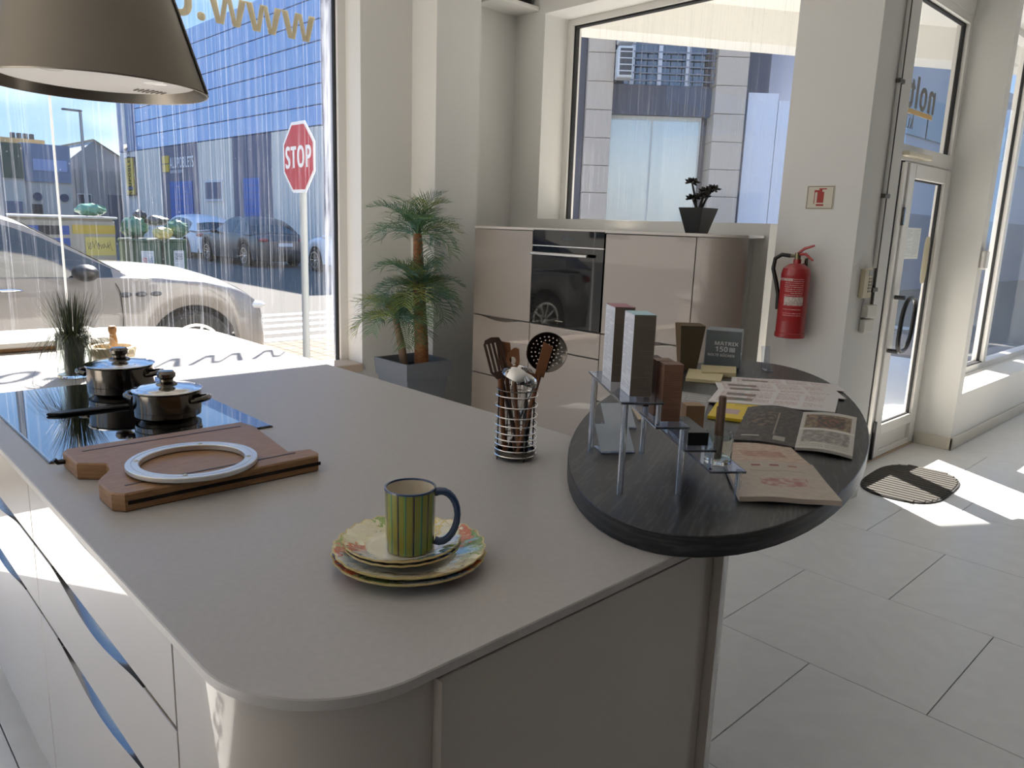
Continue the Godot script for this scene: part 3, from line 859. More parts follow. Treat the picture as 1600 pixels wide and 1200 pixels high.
# hand-painted rim: wedges of colour with brush lines, plain cream well
func painted_plate(key: String, sd: int, well: float) -> StandardMaterial3D:
	var w := 512
	var im := Image.create(w, w, false, Image.FORMAT_RGB8)
	var cols := [Color("e8dfb4"), Color("5d8a3c"), Color("3c5a9a"), Color("e3c765"), Color("cf5a2a"), Color("d7dde0"), Color("7fa4c9"), Color("efe6c8"), Color("8aa84e"), Color("e0c9a0")]
	var nz := FastNoiseLite.new(); nz.seed = sd; nz.frequency = 0.02
	var rng := RandomNumberGenerator.new(); rng.seed = sd
	var wed := []
	var a := 0.0
	var last := -1
	while a < TAU:
		var k := rng.randi_range(0, cols.size() - 1)
		if k == last: k = (k + 3) % cols.size()
		last = k
		wed.append([a, cols[k]]); a += rng.randf_range(0.25, 0.75)
	for y in w:
		for x in w:
			var p := Vector2(x - w / 2.0, y - w / 2.0) / (w / 2.0)
			var c := Color("ece4cd")
			var rr := p.length()
			if rr > well + 0.015 * nz.get_noise_2d(x * 3.0, y * 3.0):
				var ang := fposmod(p.angle() + 0.35 * nz.get_noise_2d(x * 1.5, y * 1.5) + (rr - 0.8) * 0.9, TAU)
				for e: Array in wed:
					if ang >= e[0]: c = e[1]
				var k := nz.get_noise_2d(ang * 400.0, rr * 60.0)
				c = c.lerp(Color("f3eedb"), clampf(k * 1.4, 0.0, 0.6))
				if nz.get_noise_2d(ang * 160.0 + 90.0, rr * 120.0) > 0.42: c = c.lerp(Color("2f4a7c"), 0.55)
			if rr > 0.975: c = Color("d9c588")
			im.set_pixel(x, y, c)
	var m := mat(key, Color.WHITE, 0.15)
	m.clearcoat_enabled = true; m.clearcoat_roughness = 0.03
	m.albedo_texture = ImageTexture.create_from_image(im)
	return m

func worktop_things() -> void:
	var Y := 0.92
	# hob
	var hob := thing("hob", "black glass induction hob set on the island worktop", "hob")
	obj("glass", bxs([[Vector3(0.372, Y + 0.0005, -2.626), Vector3(0.885, Y + 0.006, -1.828), 0.0015]]), M.black_glass, hob, 0)
	obj("edge_trim", bxs([[Vector3(0.3695, Y + 0.0004, -2.629), Vector3(0.8875, Y + 0.0035, -1.8255)]]), M.dark_steel, hob, 0)
	saucepan("steel saucepan with a lid on the hob, the one beside the mortar", Vector3(0.70, Y + 0.006, -2.43), 0.092, 0.088, -0.7)
	saucepan("steel saucepan with a lid on the hob, the one beside the wooden board", Vector3(0.705, Y + 0.006, -2.06), 0.084, 0.076, -0.82)
	var kn := Buf.new()
	kn.prism(PackedVector2Array([Vector2(0, -0.004), Vector2(0.03, -0.016), Vector2(0.2, -0.011), Vector2(0.2, 0.011), Vector2(0.03, 0.016)]), 0.0, 0.008, 0.002)
	var ko := obj("spatula", kn, M.black)  # flat black strip, pointed at one end
	ko.position = Vector3(0.46, Y + 0.006, -2.25); ko.rotation.y = -0.06
	tag(ko, "flat black pointed strip lying on the glass hob", "spatula")
	# wooden cutting board with grooved rails
	var bd := thing("cutting_board", "brown wooden board with a curved notch and grooved rails", "cutting board")
	var pts := PackedVector2Array([Vector2(0.40, -1.80), Vector2(0.79, -1.80), Vector2(0.80, -1.74), Vector2(0.765, -1.50), Vector2(0.812, -1.49), Vector2(0.812, -1.455), Vector2(0.80, -1.435), Vector2(0.405, -1.435), Vector2(0.388, -1.455), Vector2(0.388, -1.525)])
	for k in 9:
		var s := k / 8.0
		pts.append(Vector2(0.388 + 0.045 * (0.5 - 0.5 * cos(PI * minf(1.0, s * 1.6))) - 0.045 * smoothstep(0.75, 1.0, s), -1.53 - 0.15 * s))
	pts.append(Vector2(0.388, -1.70)); pts.append(Vector2(0.388, -1.785))
	var b := Buf.new(); b.prism(pts, Y, Y + 0.036, 0.003)
	obj("slab", b, M.board_wood, bd, 30)
	for z: float in [-1.482, -1.76]: obj("groove", bxs([[Vector3(0.42, Y + 0.0362, z - 0.003), Vector3(0.77, Y + 0.0368, z + 0.003)]]), M.dark_wood, bd, 0)
	obj("rail_slot", bxs([[Vector3(0.41, Y + 0.014, -1.4355), Vector3(0.805, Y + 0.021, -1.4335)]]), hexm("slot_dark", "20150e", 0.9), bd, 0)
	var hk := Buf.new(); hk.tube([Vector3(0.392, Y + 0.016, -1.77), Vector3(0.375, Y + 0.016, -1.772), Vector3(0.368, Y + 0.024, -1.772)], 0.005, 8)
	obj("hook", hk, M.black, bd)
	# turntable ring
	var rg := thing("turntable_ring", "flat aluminium ring resting on the wooden board", "ring", Vector3(0.567, Y + 0.0375, -1.53))
	b = Buf.new()
	b.lathe([Vector2(0.101, 0.001), Vector2(0.124, 0.001), Vector2(0.1265, 0.003), Vector2(0.1265, 0.0105), Vector2(0.125, 0.012), Vector2(0.1165, 0.012), Vector2(0.116, 0.0108), Vector2(0.1145, 0.0108), Vector2(0.114, 0.012), Vector2(0.1025, 0.012), Vector2(0.101, 0.0105), Vector2(0.101, 0.001)], 72)
	obj("ring", b, hexm("aluminium", "d4d3d2", 0.38, 0.85), rg, 40)
	for k in 4:
		var a := TAU * k / 4.0 + 0.5
		var s := Buf.new(); s.ball(Vector3(cos(a) * 0.108, 0.012, sin(a) * 0.108), Vector3(0.005, 0.0025, 0.005), 12, 6)
		obj("rubber_dot", s, hexm("clear_rubber", "cfcfcc", 0.2), rg)
	# plates and mug
	plate("dinner_plate", "painted dinner plate, lowest of the stack under the mug", Vector3(0.682, Y, -0.935), 0.124, painted_plate("paint_a", 3, 0.6), 0.0, "painted plates under the mug")
	plate("dinner_plate", "painted dinner plate lying on the lowest plate of the stack", Vector3(0.684, Y + 0.0085, -0.937), 0.122, painted_plate("paint_b", 8, 0.6), 1.0, "painted plates under the mug")
	plate("dessert_plate", "painted dessert plate lying on the dinner plates", Vector3(0.672, Y + 0.0175, -0.94), 0.094, painted_plate("paint_c", 15, 0.62), 0.4, "painted plates under the mug")
	plate("dessert_plate", "painted dessert plate, topmost of the stack, carrying the mug", Vector3(0.671, Y + 0.0245, -0.941), 0.094, painted_plate("paint_d", 23, 0.62), 2.0, "painted plates under the mug")
	var im := Image.create(512, 8, false, Image.FORMAT_RGB8)
	for x in 512:
		var ph := fposmod(x / 512.0 * 10.0, 1.0)
		var c := Color("7f8a2c").lerp(Color("9a9334"), 0.5 + 0.5 * sin(x * 0.9))
		if ph < 0.08: c = Color("18262e")
		elif ph < 0.13: c = Color("7b5a1e")
		elif ph > 0.5 and ph < 0.56: c = Color("2e5e58")
		elif ph > 0.56 and ph < 0.66: c = Color("6f9a4a")
		for y in 8: im.set_pixel(x, y, c)
	var mm := mat("mug_glaze", Color.WHITE, 0.25)
	mm.albedo_texture = ImageTexture.create_from_image(im); mm.clearcoat_enabled = true; mm.clearcoat_roughness = 0.05
	var cream := hexm("mug_cream", "e6d9c2", 0.25)
	var blue := hexm("mug_blue", "1d3a63", 0.15)
	blue.clearcoat_enabled = true
	var mg := thing("mug", "green striped mug with a blue handle on the top plate", "mug", Vector3(0.675, Y + 0.0325, -0.924), deg_to_rad(-44))
	b = Buf.new()
	b.lathe([Vector2(0.0365, 0.0), Vector2(0.0382, 0.003), Vector2(0.0405, 0.1)], 48)
	obj("wall", b, mm, mg, 60)
	b = Buf.new()
	b.lathe([Vector2(0.0408, 0.0995), Vector2(0.0405, 0.1025), Vector2(0.038, 0.1028), Vector2(0.0373, 0.1)], 48)
	obj("rim", b, blue, mg)
	b = Buf.new()
	b.lathe([Vector2(0.0375, 0.1), Vector2(0.0345, 0.008), Vector2(0, 0.007)], 48)
	b.lathe([Vector2(0, 0), Vector2(0.0365, 0.0)], 48)
	obj("inside", b, cream, mg, 60)
	b = Buf.new()
	var hp := []; var hr := []
	for i in 15:
		var s := i / 14.0
		var a := lerpf(PI * 0.62, -PI * 0.62, s)
		hp.append(Vector3(0.039 + 0.036 * (cos(a) - cos(PI * 0.62)) / (1 - cos(PI * 0.62)) * 1.0, 0.058 + 0.036 * sin(a) / sin(PI * 0.62) - (0.008 * smoothstep(0.5, 1.0, s)), 0))
		hr.append(0.0052 + 0.0015 * (absf(s - 0.5) * 2.0))
	b.tube(hp, hr, 12)
	obj("handle", b, blue, mg)
	# wire caddy with kitchen tools
	var C := Vector3(1.217, Y, -1.247)
	var cd := thing("utensil_caddy", "round chromed wire caddy holding kitchen tools", "caddy", C)
	b = Buf.new(); b.lathe([Vector2(0, 0.006), Vector2(0.047, 0.006), Vector2(0.049, 0.009), Vector2(0.049, 0.022), Vector2(0.047, 0.022), Vector2(0.047, 0.01), Vector2(0, 0.01)], 40)
	obj("base", b, M.dark_steel, cd)
	for y: float in [0.012, 0.026, 0.039, 0.052, 0.067, 0.085, 0.105, 0.13, 0.155]:
		var p := []
		for k in 40: p.append(Vector3(cos(TAU * k / 40) * 0.0495, y, sin(TAU * k / 40) * 0.0495))
		var rb := Buf.new(); rb.tube(p, 0.0016, 6, true)
		obj("wire_ring", rb, M.chrome, cd)
	for k in 4:
		var a := TAU * k / 4.0 + 0.3
		var rb := Buf.new(); rb.tube([Vector3(cos(a) * 0.047, 0.0, sin(a) * 0.047), Vector3(cos(a) * 0.047, 0.168, sin(a) * 0.047)], 0.0018, 6)
		obj("upright", rb, M.dark_steel, cd)
	var p3 := []
	for k in 40: p3.append(Vector3(cos(TAU * k / 40) * 0.047, 0.168, sin(TAU * k / 40) * 0.047))
	b = Buf.new(); b.tube(p3, 0.0016, 6, true); obj("wire_ring", b, M.dark_steel, cd)
	tools(C)
	vase_and_mortar()
	hood()

# a tool standing in the caddy: local x runs to its flat side, y along its length, foot at f, head leaning to h
func stand(called: String, label: String, cat: String, f: Vector3, h: Vector3, face: Vector3) -> Node3D:
	var t := thing(called, label, cat)
	var y := (h - f).normalized()
	var x := y.cross(face).normalized()
	t.transform = Transform3D(Basis(x, y, x.cross(y)), f)
	return t
func flat_outline(pts: PackedVector2Array, th: float) -> Buf:   # outline in local (x, y), thickness along z
	var b := Buf.new()
	b.xf = Transform3D(Basis(Vector3(1, 0, 0), Vector3(0, 0, -1), Vector3(0, 1, 0)), Vector3.ZERO)
	b.prism(pts, -th / 2, th / 2, th * 0.2)
	return b
func oval(c: Vector2, r: Vector2, n := 20, a0 := 0.0, a1 := TAU) -> PackedVector2Array:
	var p := PackedVector2Array()
	for k in n:
		var a := a0 + (a1 - a0) * k / n
		p.append(c + Vector2(cos(a), sin(a)) * r)
	return p

func tools(C: Vector3) -> void:
	var R := Vector3(0.72, 0, 0.693)      # across the view
	var D := Vector3(0.693, 0, -0.72)     # away
	var face := -D
	var f0 := C + Vector3(0, 0.012, 0)
	# perforated skimmer
	var f := f0 - R * 0.02 + D * 0.012
	var h := C + R * 0.066 + D * 0.01 + Vector3(0, 0.255, 0)
	var t := stand("skimmer", "round perforated steel skimmer in the caddy", "skimmer", f, h, face)
	var L := (h - f).length()
	var disc := Buf.new()
	# disc as rings with real holes
	var holes := []
	for ring: Array in [[0.009, 6], [0.018, 12], [0.027, 17], [0.036, 22]]:
		for k in ring[1]: holes.append(Vector2(cos(TAU * k / ring[1] + ring[0] * 90.0), sin(TAU * k / ring[1] + ring[0] * 90.0)) * ring[0])
	var g := 0.0014
	var half := 0.047
	var nn := int(half * 2 / g) + 1
	for i in nn:
		for j in nn:
			var q := Vector2(-half + (i + 0.5) * g, -half + (j + 0.5) * g)
			if q.length() > half: continue
			var hit := false
			for hh: Vector2 in holes:
				if hh.distance_to(q) < 0.0016: hit = true; break
			if hit: continue
			var P := []
			for e: Vector2 in [Vector2(-0.5, -0.5), Vector2(0.5, -0.5), Vector2(0.5, 0.5), Vector2(-0.5, 0.5)]:
				var s := q + e * g
				P.append(Vector3(s.x, L + s.y, -0.012 * (1.0 - s.length_squared() / (half * half))))
			disc.quad(P[0], P[1], P[2], P[3])
	var dd := obj("disc", disc, M.dark_steel, t, 60)
	var rim := Buf.new(); var pr := []
	for k in 40: pr.append(Vector3(cos(TAU * k / 40) * half, L + sin(TAU * k / 40) * half, 0))
	rim.tube(pr, 0.0013, 6, true); obj("rim", rim, M.dark_steel, dd)
	var hb := Buf.new(); hb.tube([Vector3(0, 0, 0), Vector3(0, L - 0.045, 0.002)], 0.003, 8); obj("handle", hb, M.steel, t)
	# brown turner standing before the skimmer
	f = f0 + R * 0.005 - D * 0.015
	h = C + R * 0.06 - D * 0.012 + Vector3(0, 0.245, 0)
	t = stand("wooden_turner", "brown wooden turner leaning against the skimmer", "turner", f, h, face)
	L = (h - f).length()
	obj("blade", flat_outline(PackedVector2Array([Vector2(-0.011, L - 0.045), Vector2(0.011, L - 0.045), Vector2(0.013, L + 0.03), Vector2(-0.012, L + 0.036)]), 0.004), M.brown_wood, t, 20)
	hb = Buf.new(); hb.tube([Vector3(0, 0, 0), Vector3(0, L - 0.04, 0)], [0.005, 0.0055], 8); obj("handle", hb, M.brown_wood, t)
	# slotted turner
	f = f0 + R * 0.012 + D * 0.0
	h = C - R * 0.052 + Vector3(0, 0.24, 0)
	t = stand("slotted_turner", "dark slotted turner leaning out of the caddy by the window", "turner", f, h, face)
	L = (h - f).length()
	var sl := Buf.new()
	for e: Array in [[-0.021, -0.0155], [-0.0115, -0.006], [-0.002, 0.0035], [0.0075, 0.013], [0.017, 0.021]]:
		sl.box(Vector3((e[0] + e[1]) / 2, L + 0.002, 0), Vector3(e[1] - e[0] + 0.0006, 0.07, 0.003))
	obj("blade", sl, M.dark_wood, t, 0)
	obj("blade_end", flat_outline(PackedVector2Array([Vector2(-0.021, L + 0.035), Vector2(0.021, L + 0.035), Vector2(0.018, L + 0.045), Vector2(0.0, L + 0.049), Vector2(-0.016, L + 0.045)]), 0.003), M.dark_wood, t, 20)
	obj("blade_root", flat_outline(PackedVector2Array([Vector2(-0.005, L - 0.06), Vector2(0.005, L - 0.06), Vector2(0.021, L - 0.033), Vector2(-0.021, L - 0.033)]), 0.003), M.dark_wood, t, 20)
	hb = Buf.new(); hb.tube([Vector3(0, 0, 0), Vector3(0, L - 0.05, 0)], [0.006, 0.0045], 8); obj("handle", hb, M.dark_wood, t)
	# pointed wooden spatula behind it
	f = f0 + R * 0.0 + D * 0.02
	h = C - R * 0.034 + D * 0.012 + Vector3(0, 0.25, 0)
	t = stand("wooden_spatula", "reddish wooden spatula behind the slotted turner", "spatula", f, h, face)
	L = (h - f).length()
	obj("blade", flat_outline(PackedVector2Array([Vector2(-0.006, L - 0.06), Vector2(0.006, L - 0.06), Vector2(0.016, L - 0.02), Vector2(0.017, L + 0.022), Vector2(-0.016, L + 0.032), Vector2(-0.015, L - 0.02)]), 0.004), M.brown_wood, t, 20)
	hb = Buf.new(); hb.tube([Vector3(0, 0, 0), Vector3(0, L - 0.05, 0)], 0.005, 8); obj("handle", hb, M.brown_wood, t)
	# corner spoon with a round hole
	f = f0 + R * 0.01 - D * 0.01
	h = C - R * 0.012 + D * 0.0 + Vector3(0, 0.235, 0)
	t = stand("holed_spoon", "brown wooden corner spoon with a round hole", "spoon", f, h, face)
	L = (h - f).length()
	var hole := oval(Vector2(-0.001, L), Vector2(0.0075, 0.0085), 20)
	var outl := PackedVector2Array()
	for k in 20:
		var a := TAU * k / 20.0
		var rr := Vector2(0.0155, 0.024)
		var q := Vector2(cos(a) * rr.x, L + sin(a) * rr.y)
		if k >= 1 and k <= 5: q = Vector2(0.0155, L + minf(0.03, tan(minf(a, 1.2)) * 0.0155 + 0.004)) if k < 4 else Vector2(0.0155 - (k - 3) * 0.006, L + 0.029)
		outl.append(q)
	var sb := Buf.new()
	for k in 20:
		var l := (k + 1) % 20
		for z: float in [-0.002, 0.002]:
			var A := Vector3(outl[k].x, outl[k].y, z); var B := Vector3(outl[l].x, outl[l].y, z)
			var Cc := Vector3(hole[l].x, hole[l].y, z); var Dd := Vector3(hole[k].x, hole[k].y, z)
			if z > 0: sb.quad(A, B, Cc, Dd)
			else: sb.quad(B, A, Dd, Cc)
		sb.quad(Vector3(outl[l].x, outl[l].y, 0.002), Vector3(outl[k].x, outl[k].y, 0.002), Vector3(outl[k].x, outl[k].y, -0.002), Vector3(outl[l].x, outl[l].y, -0.002))
		sb.quad(Vector3(hole[k].x, hole[k].y, 0.002), Vector3(hole[l].x, hole[l].y, 0.002), Vector3(hole[l].x, hole[l].y, -0.002), Vector3(hole[k].x, hole[k].y, -0.002))
	obj("head", sb, M.brown_wood, t, 0)
	hb = Buf.new(); hb.tube([Vector3(0, 0, 0), Vector3(0, L - 0.02, 0)], [0.0055, 0.005], 8); obj("handle", hb, M.brown_wood, t)
	# ladle, bowl turned down over the rim
	f = f0 + R * 0.026 + D * 0.0
	t = thing("ladle", "shiny steel ladle with its bowl arching over the caddy", "ladle")
	var lb := Buf.new()
	lb.xf = Transform3D(Basis.from_euler(Vector3(0, deg_to_rad(-46), deg_to_rad(-22))), C + R * 0.004 - D * 0.012 + Vector3(0, 0.192, 0))
	lb.lathe([Vector2(0.045, 0), Vector2(0.0425, 0.013), Vector2(0.034, 0.024), Vector2(0.02, 0.031), Vector2(0, 0.0335)], 36)
	lb.lathe([Vector2(0, 0.032), Vector2(0.0195, 0.0295), Vector2(0.033, 0.0228), Vector2(0.0412, 0.0125), Vector2(0.0437, 0), Vector2(0.045, 0)], 36)
	obj("bowl", lb, M.chrome, t, 50)
	hb = Buf.new()
	hb.tube([f, f + Vector3(0, 0.12, 0) + R * 0.008, C + R * 0.043 - D * 0.01 + Vector3(0, 0.175, 0)], 0.0035, 8)
	obj("handle", hb, M.dark_steel, t)
	# whisk
	t = thing("whisk", "thin wire whisk standing in the caddy", "whisk", f0 + R * 0.004)
	for k in 5:
		var a := PI * k / 5.0
		var p := []
		for i in 17:
			var s := TAU * i / 16.0
			p.append(Vector3(sin(s) * 0.018 * cos(a), 0.155 - cos(s) * 0.055, sin(s) * 0.018 * sin(a)))
		var wb := Buf.new(); wb.tube(p, 0.0008, 5)
		obj("wire", wb, M.steel, t)
	hb = Buf.new(); hb.tube([Vector3(0, 0, 0), Vector3(0, 0.1, 0)], 0.006, 10); obj("handle", hb, M.steel, t)
	# black handled knife sharpener and small fork
	f = f0 + R * 0.022 - D * 0.008
	t = thing("peeler", "black handled peeler standing low in the caddy", "peeler", f)
	hb = Buf.new(); hb.tube([Vector3(0, 0, 0), Vector3(0, 0.10, 0)], [0.009, 0.0065], 10); obj("handle", hb, M.black, t)
	hb = Buf.new(); hb.box(Vector3(0, 0.118, 0), Vector3(0.012, 0.04, 0.002)); obj("blade", hb, M.steel, t)
	f = f0 - R * 0.024
	t = thing("wooden_spoon", "short brown wooden spoon handle standing in the caddy", "spoon", f)
	hb = Buf.new(); hb.tube([Vector3(0, 0, 0), Vector3(-0.008, 0.1, -0.006), Vector3(-0.012, 0.178, -0.01)], [0.006, 0.0065, 0.0075], 10); obj("handle", hb, M.brown_wood, t)

func vase_and_mortar() -> void:
	var V := Vector3(0.665, 0.92, -2.79)
	var b := Buf.new()
	b.lathe([Vector2(0, 0.0005), Vector2(0.048, 0.0005), Vector2(0.052, 0.003), Vector2(0.05, 0.145), Vector2(0.0475, 0.145), Vector2(0.048, 0.012), Vector2(0, 0.01)], 40)
	var o := obj("glass_vase", b, M.glassware)
	o.position = V
	tag(o, "clear glass cylinder vase on the sunlit worktop", "vase")
	var t := thing("grass_bunch", "bushy bunch of artificial dark grass standing in the glass vase", "plant", V + Vector3(0, 0.012, 0))
	var rng := RandomNumberGenerator.new(); rng.seed = 4
	for part in 2:
		var g := Buf.new()
		for i in (520 if part == 0 else 150):
			var a := rng.randf() * TAU
			var droop := rng.randf() < 0.36
			var out := rng.randf_range(0.005, 0.1) if not droop else rng.randf_range(0.09, 0.15)
			var ht := rng.randf_range(0.2, 0.275) if not droop else rng.randf_range(0.1, 0.2)
			var base := Vector3(cos(a), 0, sin(a)) * rng.randf() * 0.03
			var pp := []
			for k in 6:
				var s := k / 5.0
				var rad := 0.035 * s if s < 0.6 else 0.0
				var y := ht * s if not droop else 0.135 * minf(1.0, s * 1.7) + (ht - 0.135) * maxf(0.0, s - 0.58) * 2.4 - (0.11 * maxf(0.0, s - 0.7) * 3.0 * out / 0.12)
				var q := out * s * s if not droop else out * smoothstep(0.45, 1.0, s)
				pp.append(base * (1.0 + 0.2 * s) + Vector3(cos(a), 0, sin(a)) * q + Vector3(0, y, 0))
			var w := rng.randf_range(0.0011, 0.0018) * (1.3 if droop else 1.0)
			var side := Vector3(-sin(a), 0, cos(a))
			for k in 5:
				var w0 := w * (1.0 - 0.8 * k / 5.0); var w1 := w * (1.0 - 0.8 * (k + 1) / 5.0)
				g.quad(pp[k] - side * w0, pp[k] + side * w0, pp[k + 1] + side * w1, pp[k + 1] - side * w1)
		obj("blades", g, hexm("grass_dark", "2c3626", 0.6) if part == 0 else hexm("grass_light", "626a3c", 0.6), t, 0)
	# mortar and pestle
	var m := thing("mortar", "cream stone mortar with pouring lugs on the worktop", "mortar", Vector3(0.80, 0.92, -2.84), 0.4)
	b = Buf.new()
	b.lathe([Vector2(0, 0), Vector2(0.052, 0), Vector2(0.056, 0.004), Vector2(0.075, 0.082), Vector2(0.073, 0.086), Vector2(0.06, 0.086), Vector2(0.058, 0.08), Vector2(0.04, 0.03), Vector2(0, 0.022)], 40)
	var cream := hexm("cream_stone", "ddd0b2", 0.45)
	obj("bowl", b, cream, m)
	for k in 4:
		var lb := Buf.new()
		lb.xf = Transform3D(Basis(Vector3.UP, TAU * k / 4.0), Vector3.ZERO)
		lb.box(Vector3(0.074, 0.073, 0), Vector3(0.026, 0.026, 0.036), 0.006)
		obj("lug", lb, cream, m, 30)
	b = Buf.new()
	b.lathe([Vector2(0, 0), Vector2(0.018, 0.006), Vector2(0.021, 0.02), Vector2(0.017, 0.035), Vector2(0.011, 0.045), Vector2(0.0135, 0.075), Vector2(0.0105, 0.1), Vector2(0.014, 0.112), Vector2(0.014, 0.122), Vector2(0.009, 0.128), Vector2(0, 0.128)], 28)
	var pe := obj("pestle", b, M.light_wood)
	pe.position = Vector3(0.803, 0.95, -2.835); pe.rotation = Vector3(0.06, 0, 0.04)
	tag(pe, "turned wooden pestle standing in the cream mortar", "pestle")
	# boards by the window
	var wbd := obj("bread_board", bxs([[Vector3(0.36, 0.9202, -3.72), Vector3(0.93, 0.937, -3.40), 0.004]]), M.light_wood, null, 0)
	tag(wbd, "plain wooden board under the white slab by the window", "board")
	var wsl := obj("white_slab", bxs([[Vector3(0.33, 0.9375, -3.76), Vector3(0.965, 0.958, -3.38), 0.004]]), hexm("white_slab", "e9e6df", 0.35), null, 0)
	tag(wsl, "white serving slab lying on a wooden board by the window", "board")

func hood() -> void:
	var t := thing("island_hood", "brushed steel cone-shaped extractor hood hanging over the hob", "extractor hood", Vector3(0.64, 1.77, -2.23))
	var b := Buf.new()
	b.lathe([Vector2(0.246, 0.036), Vector2(0.2555, 0.002), Vector2(0.2575, 0.0), Vector2(0.2605, 0.0), Vector2(0.262, 0.003), Vector2(0.194, 0.215), Vector2(0.12, 0.46), Vector2(0.11, 0.475), Vector2(0.0, 0.475)], 72)
	obj("shell", b, hexm("hood_steel", "7d766c", 0.3, 1.0), t, 30)
	b = Buf.new()
	b.lathe([Vector2(0.232, 0.03), Vector2(0.23, 0.024), Vector2(0, 0.024)], 64)
	obj("underside", flipped(b), hexm("hood_under", "c9c7c4", 0.45), t, 30)
	b = Buf.new(); b.lathe([Vector2(0.25, 0.037), Vector2(0, 0.037)], 48)
	obj("air_gap", flipped(b), M.black_gap, t, 30)
	for k in 2:
		b = Buf.new(); b.lathe([Vector2(0, 0.0215), Vector2(0.026, 0.0215), Vector2(0.03, 0.0235)], 28)
		var l := obj("spot_lens", b, hexm("lens", "e4e2dc", 0.2), t)
		l.position = Vector3(0.12 if k == 0 else -0.12, 0, 0.06)
	b = Buf.new()
	for k in 7: b.box(Vector3(0.12 + k * 0.012, 0.0225, -0.09), Vector3(0.004, 0.002, 0.06 - absf(k - 3) * 0.008))
	obj("vent_slot", b, M.dark_steel, t, 0)
	b = Buf.new(); b.tube([Vector3(0, 0.475, 0), Vector3(0, 1.73, 0)], 0.05, 24)
	obj("duct", b, M.steel, t)
	# folded seam down the shell
	b = Buf.new(); b.tube([Vector3(0.216, 0.0, 0.155), Vector3(0.16, 0.215, 0.115), Vector3(0.099, 0.46, 0.071)], 0.003, 6)
	obj("seam", b, M.hood_steel, t)

func quad_slab(a: Vector3, b: Vector3, c: Vector3, d: Vector3, th: float, wave := 0.0, n := 12) -> Buf:
	# a..d: near-left, near-right, far-right, far-left of the lower face
	var q := Buf.new()
	q.sheet(n, n, func(u, v):
		return a.lerp(b, u).lerp(d.lerp(c, u), v) + Vector3(0, th + wave * (sin(u * PI) * 0.5 + 0.5 * sin(u * 5.0 + v * 2.0) ** 2), 0), th)
	return flipped(q)

func carton(called: String, label: String, cat: String, at: Vector3, turn: float, s: Vector3, side: Material, front: Material, top: Material, group := "") -> Node3D:
	var t := thing(called, label, cat, at, turn, group)
	var h := s / 2
	var b := Buf.new(); b.box(Vector3(0, h.y - 0.0008, 0), Vector3(s.x, s.y - 0.0016, s.z), 0.0006)
	obj("body", b, top if side == top else hexm("carton_plain", "cfcdca", 0.6), t, 0)
	var k := 0.0004
	for sg: float in [-1.0, 1.0]:
		b = Buf.new()
		var x := (h.x + k) * sg
		b.quad(Vector3(x, 0, -h.z * -sg * -1.0), Vector3(x, 0, h.z * -sg * -1.0), Vector3(x, s.y, h.z * -sg * -1.0), Vector3(x, s.y, -h.z * -sg * -1.0))
		obj("side_panel", b if sg < 0 else b, side, t, 0)
		b = Buf.new()
		var z := (h.z + k) * sg
		b.quad(Vector3(-h.x * sg, 0, z), Vector3(h.x * sg, 0, z), Vector3(h.x * sg, s.y, z), Vector3(-h.x * sg, s.y, z))
		obj("front_panel", b, front, t, 0)
	b = Buf.new(); b.box(Vector3(0, s.y - 0.0006, 0), Vector3(s.x + 0.0008, 0.0016, s.z + 0.0008))
	obj("lid", b, top, t, 0)
	return t

